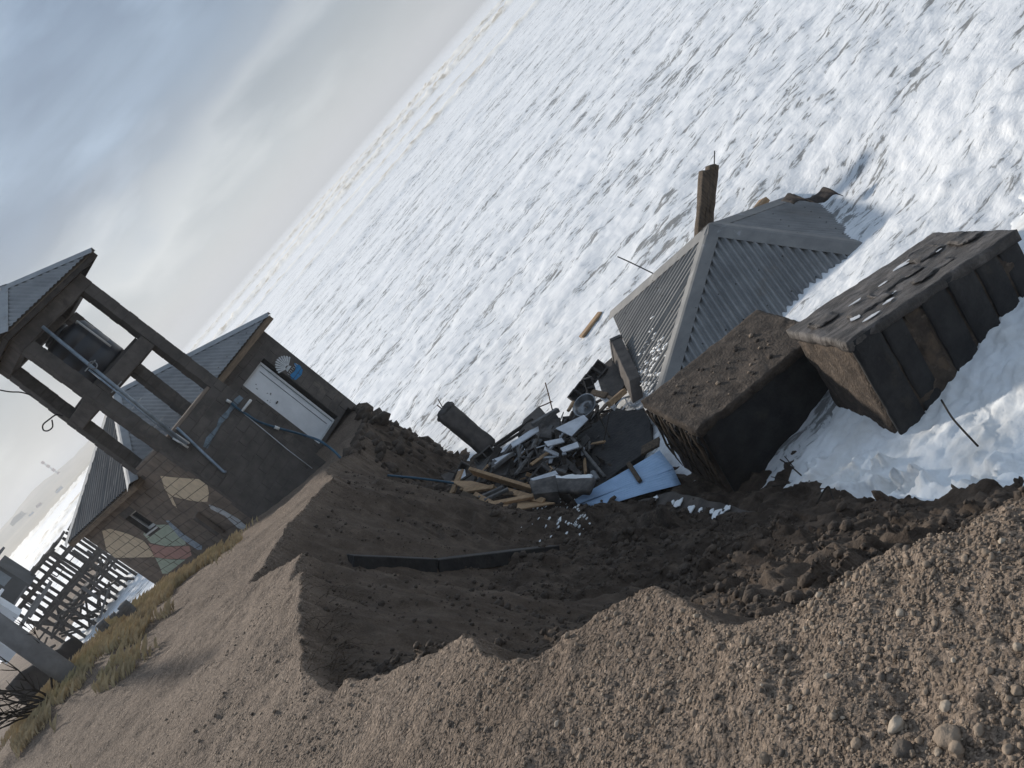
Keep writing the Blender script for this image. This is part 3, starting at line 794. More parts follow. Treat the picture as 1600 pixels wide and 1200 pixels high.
# mid ring that carries the tank
MZ = 7.52
for (p, q) in ((PB, PA), (PB, PC), (PC, PD), (PA, PD)):
    a_ = np.array(hp(p[0], p[1], MZ)); b_ = np.array(hp(q[0], q[1], MZ))
    if p is PC or q is PC or p is PD or q is PD:
        for P_, nm in ((p, 'a'), (q, 'b')):
            if P_ in (PC, PD):
                v = HB * (-0.11)
                if nm == 'a': a_ = a_ + v
                else: b_ = b_ + v
    d = (b_ - a_) / np.linalg.norm(b_ - a_)
    hbeam('tank_beam', a_ + d * (h2 + 0.004), b_ - d * (h2 + 0.004), 0.22, 0.30)
MB().box(hp(LOFF + PW, TW_T + PW, MZ + 0.152), HA * (TW_S - LOFF - 2 * PW), HB * 1.2, UZ * 0.06).build('tank_platform', 'concrete_dark', house)
# top ring
for (p, q) in ((PB, PA), (PB, PCt), (PCt, (PD[0], -0.52)), (PA, (PD[0], -0.52))):
    a_ = hp(p[0], p[1], TZ + 0.13); b_ = hp(q[0], q[1], TZ + 0.13); d = (b_ - a_) / np.linalg.norm(b_ - a_)
    x_ = 0.0 if abs(d @ HA) > 0.9 else 0.127
    hbeam('ring_beam', a_ - d * (0.125 - 2 * x_ + 0.0), b_ + d * (0.125 - 2 * x_), 0.25, 0.255)

# corrugated hipped roofs
def corr_pane(org, du, dv, dn, poly_top, s, pitch, amp, sheets, matname, parent, name='roof_sheet', rows=1, spp=6):
    """triangular pane: eave from org along du (length s); poly_top(u) gives slope length at u; split into lapped sheets"""
    sw = s / sheets
    for k in range(sheets):
        u0, u1 = k * sw - (0.02 if k else 0), (k + 1) * sw
        n = max(2, int((u1 - u0) / pitch * spp))
        V = []; F = []
        for i in range(n + 1):
            u = u0 + (u1 - u0) * i / n
            L = max(poly_top(u), 0.0)
            h = amp * math.sin(2 * math.pi * u / pitch) + 0.003 * (k % 2)
            for j in range(rows + 1):
                V.append(org + du * u + dv * (L * j / rows) + dn * h)
        for i in range(n):
            for j in range(rows):
                a = i * (rows + 1) + j
                F.append((a, a + rows + 1, a + rows + 2, a + 1))
        me = mesh_np(name, V, F, True)
        obj(name, me, matname, parent)

def hip_roof(part, corners, apex, pitch, amp, mats, capm, cap_w=0.30, sheets=5, screws=None, spp=6, pitches=None):
    """corners in order round the eaves (seen from above counter-clockwise), one pane per side"""
    for k in range(4):
        c0, c1 = np.asarray(corners[k], float), np.asarray(corners[(k + 1) % 4], float)
        s = np.linalg.norm(c1 - c0); du = (c1 - c0) / s
        ua = (np.asarray(apex) - c0) @ du
        foot = c0 + du * ua; dv = np.asarray(apex) - foot; Lv = np.linalg.norm(dv); dv = dv / Lv
        dn = np.cross(du, dv)
        f = lambda u, ua=ua, s=s, Lv=Lv: Lv * min(u / ua, (s - u) / (s - ua))
        pk = pitches[k] if pitches else pitch
        corr_pane(c0, du, dv, dn, f, s, pk, amp * pk / pitch, sheets, mats[k], part, spp=spp)
        if screws and screws[k]:
            sm = MB()
            for row in screws[k]:
                v = Lv * row
                lo, hi = ua * row, s - (s - ua) * row
                nn = int((hi - lo - 0.4) / (pitch * 3))
                for i in range(nn):
                    u = lo + 0.2 + (hi - lo - 0.4) * i / max(nn - 1, 1)
                    u = round(u / pitch) * pitch + pitch * 0.25
                    p = c0 + du * u + dv * v + dn * (amp + 0.004)
                    sm.add([p + du * 0.016 * math.cos(t) + dv * 0.016 * math.sin(t) for t in np.linspace(0, 2 * math.pi, 7)[:-1]] + [p + dn * 0.014], [(i_, (i_ + 1) % 6, 6) for i_ in range(6)])
            sm.build('screw_row', 'screw', part)
    # folded ridge caps along the hips
    for k in range(4):
        c = np.asarray(corners[k], float); a = np.asarray(apex, float)
        d = a - c; L = np.linalg.norm(d); d /= L
        prev, nxt = np.asarray(corners[k - 1], float), np.asarray(corners[(k + 1) % 4], float)
        n1 = np.cross(c - prev, a - prev); n1 /= np.linalg.norm(n1)
        n2 = np.cross(nxt - c, a - c); n2 /= np.linalg.norm(n2)
        if n1[2] < 0: n1 = -n1
        if n2[2] < 0: n2 = -n2
        w1 = np.cross(n1, d); w1 = w1 if w1 @ (prev - c) > 0 else -w1
        w2 = np.cross(n2, d); w2 = w2 if w2 @ (nxt - c) > 0 else -w2
        up = (n1 + n2) / np.linalg.norm(n1 + n2)
        o1, o2 = n1 * (amp + 0.012), n2 * (amp + 0.012)
        pr = [w1 * cap_w * 0.5 + o1 - n1 * 0.008, w1 * 0.03 + up * (amp + 0.03), w2 * 0.03 + up * (amp + 0.03), w2 * cap_w * 0.5 + o2 - n2 * 0.008]
        V = []; F = []
        nseg = 2
        for i in range(nseg + 1):
            for q in pr: V.append(c + d * (L + 0.03) * i / nseg + q)
        for i in range(nseg):
            for j in range(3):
                F.append((i * 4 + j, i * 4 + j + 1, i * 4 + j + 5, i * 4 + j + 4))
        o = obj('hip_cap', mesh_np('hip_cap', V, F, False), capm, part)
        sol = o.modifiers.new('thick', 'SOLIDIFY'); sol.thickness = 0.006

# house roof
OV = 0.27
EZ = 6.06
hc = [hp(-OV, -OV, EZ), hp(HS + OV, -OV, EZ), hp(HS + OV, HT + OV, EZ), hp(-OV, HT + OV, EZ)]
ap = hp(HS / 2, HT / 2, 7.46)
roof = MB()
for k in range(4): roof.add([hc[k] - UZ * 0.06, hc[(k + 1) % 4] - UZ * 0.06, ap - UZ * 0.06], [(0, 1, 2)])
roof = roof.build('roof', 'fascia', house)
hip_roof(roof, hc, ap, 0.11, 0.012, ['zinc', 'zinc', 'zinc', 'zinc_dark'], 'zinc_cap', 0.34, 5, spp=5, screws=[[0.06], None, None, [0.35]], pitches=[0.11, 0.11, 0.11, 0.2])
for k in range(4):
    a_, b_ = hc[k], hc[(k + 1) % 4]; d = (b_ - a_) / np.linalg.norm(b_ - a_); n_ = np.cross(d, UZ)
    hbeam('fascia_board', a_ - n_ * 0.03 + d * 0.02 - UZ * 0.10, b_ - n_ * 0.03 - d * 0.02 - UZ * 0.10, 0.035, 0.13, 'fascia', roof, 0.004)
# soffit ring on the walls
MB().box(hp(-OV + 0.06, -OV + 0.06, EZ - 0.13), HA * (HS + 2 * OV - 0.12), HB * (HT + 2 * OV - 0.12), UZ * 0.02).build('soffit', 'fascia', roof)
# tower roof
OT = 0.24
tz = TZ + 0.38
tcn = [hp(LOFF - 0.16, TW_T - OT, tz), hp(TW_S + 0.40, TW_T - OT, tz), hp(TW_S + 0.40, -0.30 + OT, tz), hp(LOFF - 0.16, -0.30 + OT, tz)]
tap = hp((TW_S + LOFF + 0.24) / 2, (TW_T - 0.3) / 2, tz + 0.72)
troof = MB()
for k in range(4): troof.add([tcn[k] - UZ * 0.05, tcn[(k + 1) % 4] - UZ * 0.05, tap - UZ * 0.05], [(0, 1, 2)])
troof = troof.build('roof', 'fascia', house); tag(troof, 'small hipped metal roof on top of the tower')
hip_roof(troof, tcn, tap, 0.10, 0.012, ['zinc'] * 4, 'zinc_cap', 0.30, 2, spp=6)
for k in range(4):
    a_, b_ = tcn[k], tcn[(k + 1) % 4]; d = (b_ - a_) / np.linalg.norm(b_ - a_); n_ = np.cross(d, UZ)
    hbeam('fascia_board', a_ - n_ * 0.03 + d * 0.02 - UZ * 0.09, b_ - n_ * 0.03 - d * 0.02 - UZ * 0.09, 0.03, 0.10, 'wood_dark', troof, 0.004)
    for i in range(3):   # rafter tails
        p = a_ + (b_ - a_) * (i + 0.5) / 3
        hbeam('rafter', p - n_ * 0.04 - UZ * 0.10, p - n_ * 0.26 - UZ * 0.05, 0.05, 0.07, 'wood_dark', troof, 0)

# door with frame, leaf panel and handle
dz0, dz1 = 3.40, 5.52
d0, d1 = 2.96, 3.82
door = MB().box(hp(d0 + 0.05, 0.115, dz0 + 0.03), HA * (d1 - d0 - 0.11), HB * 0.04, UZ * (dz1 - dz0 - 0.08)).build('door', 'door', house, bevel=0.005)
fr = MB()
fr.box(hp(d0, 0.08, dz0), HA * 0.05, HB * 0.10, UZ * (dz1 - dz0 - 0.002)); fr.box(hp(d1 - 0.06, 0.08, dz0), HA * 0.06, HB * 0.10, UZ * (dz1 - dz0 - 0.002))
fr.box(hp(d0 + 0.052, 0.08, dz1 - 0.05), HA * (d1 - d0 - 0.114), HB * 0.10, UZ * 0.048); fr.box(hp(d0 + 0.052, 0.06, dz0), HA * (d1 - d0 - 0.114), HB * 0.12, UZ * 0.03)
fr.build('frame', 'door_frame', door, bevel=0.004)
MB().box(hp(d1 - 0.20, 0.105, dz0 + 0.10), HA * 0.012, HB * 0.008, UZ * 1.9).build('door_groove', 'board_grey', door)
MB().box(hp(d0 + 0.28, 0.085, dz0 + 1.28), HA * 0.06, HB * 0.03, UZ * 0.03).build('handle', 'screw', door)
mk = MB()
for i in range(9):   # scuffs on the leaf
    q = (d0 + 0.18 + 0.25 * random.random(), dz0 + 1.35 + 0.55 * random.random())
    mk.add([hp(q[0] + 0.03 * random.random() * math.cos(t), 0.1135, q[1] + 0.035 * random.random() * math.sin(t)) for t in (0, 1.3, 2.6, 3.9, 5.2)], [(0, 1, 2, 3, 4)])
mk.build('scuff', 'board_grey', door)

# window in the landward wall
wr = MB()
wl0, wl1, wz0, wz1 = WIN
for (a, b, c, d) in ((wl0, wl0 + 0.05, wz0, wz1), (wl1 - 0.05, wl1, wz0, wz1), (wl0 + 0.051, wl1 - 0.051, wz0, wz0 + 0.06), (wl0 + 0.051, wl1 - 0.051, wz1 - 0.05, wz1)):
    wr.box(hp(0.12, a, c), HA * 0.06, HB * (b - a), UZ * (d - c))
win = wr.build('window', 'white_pvc', house)
MB().box(hp(0.145, wl0 + 0.051, wz0 + 0.061), HA * 0.01, HB * (wl1 - wl0 - 0.104), UZ * (wz1 - wz0 - 0.112)).build('pane', 'glass', win)
MB().box(hp(-0.035, wl0 - 0.03, wz0 - 0.035), HA * 0.15, HB * (wl1 - wl0 + 0.06), UZ * 0.033).build('sill', 'white_pvc', win)

# painted murals: clipped to the block faces so that the joints stay open
def clip_rect(poly, r):
    def cl(P, f, g):
        out = []
        for i in range(len(P)):
            a, b = P[i], P[(i + 1) % len(P)]
            ia, ib = f(a), f(b)
            if ia: out.append(a)
            if ia != ib: out.append(g(a, b))
        return out
    for ax, lim, sg in ((0, r[0], 1), (0, r[1], -1), (1, r[2], 1), (1, r[3], -1)):
        if not poly: return poly
        def g(a, b, ax=ax, lim=lim):
            t = (lim - a[ax]) / (b[ax] - a[ax]); return (a[0] + (b[0] - a[0]) * t, a[1] + (b[1] - a[1]) * t)
        poly = cl(poly, lambda p, ax=ax, lim=lim, sg=sg: (p[ax] - lim) * sg >= 0, g)
    return poly
def tri_fan_ok(poly): return len(poly) >= 3
def mural(name, px, org, du, dn, rects, m, wall, label=None, lift=0.006):
    uv = []
    for (u, v) in px:
        p = on_plane(u, v, org, dn); q = p - org; uv.append((float(q @ du), float(p[2])))
    mb = MB()
    # triangulate first (shapes are near convex), then clip each triangle
    c = (sum(p[0] for p in uv) / len(uv), sum(p[1] for p in uv) / len(uv))
    tris = [(c, uv[i], uv[(i + 1) % len(uv)]) for i in range(len(uv))]
    for r in rects:
        jit = 0.004 * math.sin(r[0] * 37 - 0.006 * 37 + (r[2] - 0.006) * 91)
        for t in tris:
            P = clip_rect(list(t), r)
            if len(P) >= 3:
                mb.add([org + du * p[0] + UZ * p[1] + dn * (lift + jit) for p in P], [tuple(range(len(P)))])
    if mb.v:
        o = mb.build(name, m, wall)
        if label: o['label'] = label
L_ = lambda pts: pts
mural('painted_petal', [(251, 743), (269, 745), (323, 749), (327, 770), (324, 784), (311, 784), (285, 779), (267, 774), (258, 765)], o_l, HB, -HA, rc_tl, 'beige_paint', wall_tl, 'beige painted fish-shaped patch')
mural('painted_petal', [(260, 766), (269, 774), (277, 794), (270, 788)], o_l, HB, -HA, rc_tl, 'beige_paint', wall_tl)
mural('painted_petal', [(160, 829), (172, 826), (200, 834), (225, 845), (234, 856), (242, 870), (210, 871), (180, 871), (166, 858)], o_h, HB, -HA, rc_hl, 'beige_paint', wall_hl, 'beige painted petal')
mural('painted_petal', [(224, 835), (228, 826), (238, 820), (260, 819), (272, 823), (288, 840), (291, 852), (260, 853), (236, 848)], o_h, HB, -HA, rc_hl, 'green_paint', wall_hl, 'green painted petal')
mural('painted_petal', [(232, 849), (260, 854), (296, 853), (300, 867), (290, 873), (262, 873), (242, 870)], o_h, HB, -HA, rc_hl, 'red_paint', wall_hl, 'dusty red painted band')
mural('painted_petal', [(243, 871), (268, 874), (290, 874), (272, 888), (262, 896), (254, 896)], o_h, HB, -HA, rc_hl, 'green_paint', wall_hl, 'green painted leaf')
mural('painted_petal', [(317, 828), (328, 833), (338, 843), (336, 855), (320, 853), (309, 844)], o_l, HB, -HA, rc_tl, 'beige_paint', wall_tl, 'small beige painted patch')
mural('brush_stroke', [(259, 813), (264, 813), (288, 834), (316, 852), (316, 858), (309, 859), (282, 840)], o_l, HB, -HA, rc_tl, 'pale_paint', wall_tl, 'pale blue brush stroke', 0.010)
mural('brush_stroke', [(259, 813), (264, 813), (288, 834), (316, 852), (316, 858), (309, 859), (282, 840)], o_h, HB, -HA, rc_hl, 'pale_paint', wall_hl, 'pale blue brush stroke', 0.010)
mural('brush_stroke', [(326, 788), (334, 790), (350, 797), (372, 810), (392, 826), (390, 832), (372, 824), (352, 806), (330, 795)], o_l, HB, -HA, rc_tl, 'white_paint', wall_tl, 'white brush stroke', 0.008)
# grey plaster streak and blue paint on the tower's seaward wall, blue paint and shell by the door
mural('plaster_streak', [(381, 612), (386, 618), (374, 628), (362, 640), (356, 652), (344, 664), (334, 680), (324, 701), (317, 698), (322, 684), (338, 668), (342, 654), (356, 640), (366, 624)], o_r, HA, -HB, rc_tr, 'grey_paint', wall_tr, 'grey plaster streak')
mural('blue_patch', [(385, 617), (395, 614), (402, 618), (418, 634), (415, 638), (404, 634), (392, 622)], o_r, HA, -HB, rc_tr, 'blue_paint', wall_tr, 'bright blue paint patch beside the door', 0.010)
mural('blue_patch', [(459, 567), (468, 571), (473, 578), (471, 586), (462, 594), (455, 592), (453, 586), (460, 580), (463, 574)], o_d, HA, -HB, rc_d, 'blue_paint', wall_d, 'bright blue paint patch under the shell', 0.008)
sh0 = on_plane(447, 573, o_d, HB)
su, sz = (sh0 - o_d) @ HA, sh0[2]
shell = MB()
for k in range(11):      # ribs of the painted shell
    an = math.radians(25 + 13 * k)
    r0, r1 = 0.06, 0.27 + 0.03 * math.sin(k * math.pi / 10)
    wd = 0.011 + 0.016
    for (a, b, wa, wb) in ((r0, r1, 0.008, 0.024),):
        ca, sa = math.cos(an), math.sin(an)
        P = [(su + a * ca - wa * sa, sz - 0.05 + a * sa + wa * ca), (su + b * ca - wb * sa, sz - 0.05 + b * sa + wb * ca), (su + (b + 0.02) * ca, sz - 0.05 + (b + 0.02) * sa), (su + b * ca + wb * sa, sz - 0.05 + b * sa - wb * ca), (su + a * ca + wa * sa, sz - 0.05 + a * sa - wa * ca)]
        shell.add([o_d + HA * p[0] + UZ * p[1] - HB * 0.010 for p in P], [(0, 1, 2, 3, 4)])
shell.add([o_d + HA * (su + 0.07 * x) + UZ * (sz - 0.05 + 0.05 * y) - HB * 0.010 for x, y in ((-1.3, -0.8), (1.3, -0.8), (1.0, 0.2), (0.3, 0.6), (-0.3, 0.6), (-1.0, 0.2))], [tuple(range(6))])
shell.build('painted_shell', 'white_paint', wall_d)['label'] = 'white painted scallop shell emblem'
tx = MB()
for k in range(7):       # illegible white lettering over the blue patch
    f = k / 6
    p = np.array(at(453 + 12 * f, 586 - 17 * f, 20)); p = on_plane(452 + 13 * f, 586 - 16 * f, o_d, HB)
    q = (p - o_d) @ HA
    tx.box(o_d + HA * (q - 0.012) + UZ * (p[2]) - HB * 0.013, HA * 0.010, HB * 0.002, UZ * 0.055)
    if k % 2: tx.box(o_d + HA * (q) + UZ * (p[2] + 0.045) - HB * 0.013, HA * 0.018, HB * 0.002, UZ * 0.010)
tx.build('painted_lettering', 'white_paint', wall_d)

# meter box on the tower's landward wall
mb0 = o_l + 0
pbx = on_plane(327, 815, o_l, HA)
mbx = MB().box(o_l + HB * ((pbx - o_l) @ HB - 0.10) + UZ * (pbx[2] - 0.32) - HA * 0.012, -HA * 0.10, HB * 0.20, UZ * 0.62).build('meter_box', 'block_brown', house, bevel=0.006)
MB().box(o_l + HB * ((pbx - o_l) @ HB - 0.085) + UZ * (pbx[2] - 0.29) - HA * 0.113, -HA * 0.006, HB * 0.17, UZ * 0.56).build('lid', 'concrete_dark', mbx, bevel=0.002)

# water tank on the platform
tk0 = hp(TW_S / 2 - 0.02, (TW_T - 0.4) / 2, MZ + 0.215)
tank = thing('water_tank', 'dark blue-black plastic water tank inside the open tower', 'water tank', tk0)
def lathe(prof, n=28):
    V = []; F = []
    for (r, z) in prof:
        for k in range(n): V.append(tk0 + np.array([r * math.cos(2 * math.pi * k / n), r * math.sin(2 * math.pi * k / n), z]))
    for i in range(len(prof) - 1):
        for k in range(n): F.append((i * n + k, i * n + (k + 1) % n, (i + 1) * n + (k + 1) % n, (i + 1) * n + k))
    return V, F
V, F = lathe([(0.01, 0), (0.50, 0), (0.53, 0.04), (0.53, 0.30), (0.515, 0.32), (0.53, 0.34), (0.53, 0.62), (0.515, 0.64), (0.53, 0.66), (0.52, 0.86), (0.45, 0.93), (0.26, 1.0), (0.25, 1.0)])
obj('body', mesh_np('body', V, F), 'tank', tank)
V, F = lathe([(0.24, 0.99), (0.265, 1.0), (0.265, 1.06), (0.22, 1.09), (0.01, 1.10)])
obj('lid', mesh_np('lid', V, F), 'tank', tank)
MB().tube([tk0 + HA * 0.2 - HB * 0.48 + UZ * 0.9, tk0 + HA * 0.2 - HB * 0.56 + UZ * 0.92, tk0 + HA * 0.2 - HB * 0.56 + UZ * 0.2], 0.02).build('inlet_pipe', 'white_pvc', tank, True)

# pipes down the near post
def wp(s, t, z): return hp(s, t, z)
pl = thing('water_pipe', 'long galvanised pipe clamped down the near post of the tank tower', 'pipe', hp(0.25, TW_T - 0.06, 6.0))
f0, f1 = np.array(on_plane(66, 510, hp(0, TW_T - 0.07, 0), HB)), np.array(on_plane(292, 695, hp(0, TW_T - 0.07, 0), HB))
MB().tube([f0, f1], 0.032, 10).build('pipe', 'pipe', pl, True)
f2 = f0 + (f1 - f0) * 0.33
MB().tube([f2 - HA * 0.07, f1 - HA * 0.05 + UZ * 0.06], 0.018, 8).build('thin_pipe', 'pipe', pl, True)
MB().tube([f1 - (f1 - f0) * 0.09 + HA * 0.02, f1 + HA * 0.05 - UZ * 0.02], 0.02, 8).build('white_end', 'white_pvc', pl, True)
MB().tube([f1 - (f1 - f0) * 0.085 - HA * 0.07, f1 - HA * 0.03 - UZ * 0.05], 0.02, 8).build('white_end', 'white_pvc', pl, True)
for f in (0.32, 0.5, 0.64, 0.8):
    p = f0 + (f1 - f0) * f
    MB().beam(p - HA * 0.14, p + HA * 0.14, 0.02, 0.02).build('clamp', 'steel', pl)
MB().tube([f2 + HA * 0.02 - HB * 0.04 + np.array([0, 0, 0.07 * math.sin(t)]) + HA * 0.07 * math.cos(t) for t in np.linspace(0, 2 * math.pi, 14)], 0.012, 6, False).build('valve_wheel', 'steel', pl, True)
g0, g1 = np.array(on_plane(276, 668, hp(0, TW_T - 0.04, 0), HB)), np.array(on_plane(349, 737, hp(0, TW_T - 0.04, 0), HB))
dp = MB().tube([g0, g1, g1 - HB * 0.05 - UZ * 0.03], 0.028, 8).build('drain_pipe', 'pipe', None, True)
tag(dp, 'short blue-grey drain pipe lying down the dark tower wall below the parapet', 'pipe')

# hose and valve pipe on the seaward wall
def wallpt(u, v, off=0.05): return np.array(on_plane(u, v, hp(0, TW_T - off, 0), HB))
hpz = [wallpt(*q) for q in ((358, 627), (370, 637), (385, 647), (405, 659), (432, 668), (458, 675), (478, 681))] 
hpz += [at(498, 688, 16.6), at(516, 700, 16.4), at(530, 713, 16.2), at(541, 729, 15.9)]
def spline(pts, n=6):
    pts = [np.asarray(p, float) for p in pts]; out = []
    for i in range(len(pts) - 1):
        p0, p1, p2, p3 = pts[max(i - 1, 0)], pts[i], pts[i + 1], pts[min(i + 2, len(pts) - 1)]
        for k in range(n):
            t = k / n
            out.append(0.5 * ((2 * p1) + (p2 - p0) * t + (2 * p0 - 5 * p1 + 4 * p2 - p3) * t * t + (-p0 + 3 * p1 - 3 * p2 + p3) * t ** 3))
    out.append(pts[-1]); return out
hose = thing('garden_hose', 'dark blue hose drooping across the tower wall past the door', 'hose', hpz[0])
MB().tube(spline(hpz), 0.024, 8).build('hose', 'hose', hose, True)
MB().tube([wallpt(354, 625), wallpt(361, 629)], 0.03, 8).build('fitting', 'white_pvc', hose, True)
MB().tube([wallpt(429, 667, 0.06), wallpt(436, 670, 0.06)], 0.034, 8).build('fitting', 'white_pvc', hose, True)
vp = MB().tube([wallpt(392, 625, 0.06), wallpt(378, 643, 0.06)], 0.028, 8).build('valve_pipe', 'white_pvc', None, True)
tag(vp, 'short white pipe stub beside the bright blue paint on the tower wall', 'pipe')
cb = MB().tube([wallpt(*q, 0.025) for q in ((381, 646), (398, 660), (420, 678), (450, 703), (488, 732))], 0.009, 6).build('wall_cable', 'board_white', None, True)
tag(cb, 'thin pale cable running down the dark tower wall below the hose', 'cable')

# loose cables at the tower's landward post
c0 = at(88, 648, 17.4)
cab = MB().tube(spline([at(98, 650, 17.5), at(88, 648, 17.4), at(76, 656, 17.4), at(67, 664, 17.4), at(68, 672, 17.4), at(75, 673, 17.4), at(82, 667, 17.4), at(81, 656, 17.4)]), 0.014, 6).build('cable_loop', 'black_cable', None, True)
tag(cab, 'black cable hanging in a loop from the outer tower post', 'cable')
cab = MB().tube(spline([at(-12, 607, 16.6), at(14, 612, 16.9), at(33, 613, 17.1), at(50, 618, 17.3)]), 0.012, 6).build('overhead_cable', 'black_cable', None, True)
tag(cab, 'thin overhead wire reaching the outer tower post against the sky', 'cable')

# ------------------------------------------------------------------ collapsed hip roof in the surf
def rotv(w):
    w = np.asarray(w, float); t = np.linalg.norm(w); k = w / t
    K = np.array([[0, -k[2], k[1]], [k[2], 0, -k[0]], [-k[1], k[0], 0]])
    return np.eye(3) + math.sin(t) * K + (1 - math.cos(t)) * K @ K
RS, RH = 5.1, 1.467
RM = rotv((0.059, 0.23, -0.282))
RA = np.array([4.66, 15.76, 1.27])
rc = [RA + RM @ np.array(q) for q in ((-RS / 2, RS / 2, -RH), (-RS / 2, -RS / 2, -RH), (RS / 2, -RS / 2, -RH), (RS / 2, RS / 2, -RH))]
croof = thing('roof_wreck', 'grey corrugated metal hip roof lying tilted in the surf', 'roof', RA - UZ * 1.2)
mb = MB()
for k in range(4): mb.add([rc[k] - RM[:, 2] * 0.07, rc[(k + 1) % 4] - RM[:, 2] * 0.07, RA - RM[:, 2] * 0.07], [(0, 1, 2)])
mb.build('underlay', 'wood_dark', croof)
hip_roof(croof, rc, RA, 0.115, 0.030, ['zinc_worn', 'zinc', 'zinc', 'zinc'], 'zinc_worn', 0.46, 5, screws=[[0.12, 0.45, 0.7], [0.25, 0.5, 0.75], [0.3, 0.55, 0.75], None], spp=7, pitches=[0.15, 0.13, 0.115, 0.115])
for k in range(4):
    a_, b_ = rc[k], rc[(k + 1) % 4]
    MB().beam(a_ - RM[:, 2] * 0.09, b_ - RM[:, 2] * 0.09, 0.04, 0.14, RM[:, 2]).build('fascia_board', 'fascia', croof, bevel=0.004)

# ------------------------------------------------------------------ two big blocks of broken promenade in the foam
def rough_obj(name, o, a, b, c, m, parent=None, seg=0.06, amp=0.03, freq=2.0, edge=0.05, seed=0.0):
    V, F = rough_box(o, a, b, c, seg, amp, freq, edge, seed)
    return obj(name, mesh_np(name, V, F, True), m, parent)

def big_block(P0, e1, e2, e3, L, W, H, label, panels, name='promenade_block', seed=0.0, end_layers=0, topm='soil_top'):
    P0, e1, e2, e3 = [np.asarray(q, float) for q in (P0, e1, e2, e3)]
    th = thing(name, label, 'concrete block', P0 - e3 * H + e1 * L / 2 + e2 * W / 2, 'broken promenade blocks')
    core = rough_obj('core', P0 - e3 * H + e2 * 0.05, e1 * L, e2 * (W - 0.05), e3 * (H - 0.10), 'soil', th, 0.045, 0.03, 2.2, 0.07, seed)
    rough_obj('top_slab', P0 - e3 * 0.14 - e1 * 0.04 - e2 * 0.0, e1 * (L + 0.05), e2 * (W + 0.05), e3 * 0.14, topm, th, 0.04, 0.02, 3.0, 0.018, seed + 5)
    for (f0, f1, proud, m, dz) in panels:
        V, F = rough_box(P0 - e3 * (H + dz) + e1 * (L * f0 + 0.006) + e2 * (0.055 - proud), e1 * (L * (f1 - f0) - 0.012), e2 * 0.06, e3 * (H - 0.03 + dz), 0.07, 0.008, 4.0, 0.012, seed + f0 * 9)
        obj('panel', mesh_np('panel', V, F, True), m, th)
    for i in range(end_layers):  # ragged soil layers and roots on the end
        f = (i + 0.5) / end_layers
        p = P0 + e2 * (W * f) - e3 * 0.12 - e1 * 0.0
        q = p - e3 * (H * (0.62 + 0.3 * math.sin(i * 2.1 + seed)))
        pts = [p + (q - p) * t - e1 * (0.03 + 0.02 * math.sin(9 * t + i)) + e2 * 0.02 * math.sin(5 * t + i * 1.3) for t in np.linspace(0, 1, 7)]
        MB().tube(pts, [0.022, 0.026, 0.022, 0.018, 0.018, 0.012, 0.005], 6).build('soil_rib', 'tar_brown' if i % 3 else 'tar', th, True)
    return th
B2R = np.array([[0.962, 0.039, 0.269], [-0.071, 0.992, 0.108], [-0.263, -0.123, 0.957]])
b2 = big_block((2.935, 9.215, 1.44), B2R[:, 0], B2R[:, 1], B2R[:, 2], 2.38, 1.66, 1.75,
               'long tilted promenade block with dark panelled side, nearest the right edge', [(0.0, 0.17, 0.05, 'tar', 0), (0.175, 0.30, 0.025, 'tar', 0), (0.31, 0.40, 0.012, 'tar_brown', 0), (0.41, 0.56, 0.04, 'tar', 0), (0.57, 0.72, 0.05, 'tar', 0), (0.73, 0.86, 0.035, 'tar', 0), (0.87, 0.985, 0.02, 'tar', 0)], seed=2.0)
B1R = np.array([[0.968, -0.053, 0.244], [0.085, 0.989, -0.123], [-0.235, 0.14, 0.962]])
b1 = big_block((1.16, 10.754, 1.342), B1R[:, 0], B1R[:, 1], B1R[:, 2], 2.3, 1.48, 1.40,
               'soil covered promenade block with black front, beside the blue sheet', [(0.01, 0.99, 0.03, 'tar', 0)], seed=11.0, end_layers=15, topm='soil')
# soil heap spread on top of the left block, paving crust and peeled white flakes on the right one
def heap(name, org, a, b, n, hmax, m, parent, seed, nr=40):
    V = []; F = []
    a = np.asarray(a, float); b = np.asarray(b, float); n = np.asarray(n, float)
    for i in range(nr + 1):
        for j in range(nr + 1):
            x, y = i / nr * 2 - 1, j / nr * 2 - 1
            rr = math.hypot(x, y) + 0.25 * float(pn(np.array(x * 2.1 + seed), np.array(y * 2.1), 0.5))
            h = max(0, 1 - rr * rr)
            V.append(np.asarray(org) + a * x + b * y + n * (hmax * h ** 0.7 * (0.75 + 0.45 * float(fbm(np.array(x * 2.3 + seed), np.array(y * 2.3), 0.0, 5, 0.55))) - 0.04))
    for i in range(nr):
        for j in range(nr):
            k = i * (nr + 1) + j; F.append((k, k + nr + 1, k + nr + 2, k + 1))
    return obj(name, mesh_np(name, V, F), m, parent)
P1 = np.array((1.16, 10.754, 1.342))
for k in range(34):     # stones and lumps lying in the soil on top
    f, g = random.uniform(0.06, 0.78), random.uniform(0.08, 0.85)
    r_ = random.choice((0.018, 0.022, 0.03, 0.045))
    me = stone_mesh(300 + k % 6, 2, 0.25, 0.6)
    obj('lump', me, 'soil' if k % 3 else 'stone', b1, Matrix.Translation(P1 + B1R[:, 0] * 2.3 * f + B1R[:, 1] * 1.48 * g + B1R[:, 2] * 0.012) @ Matrix.Rotation(k * 1.1, 4, 'Z') @ Matrix.Scale(r_, 4))
P2 = np.array((2.935, 9.215, 1.44))
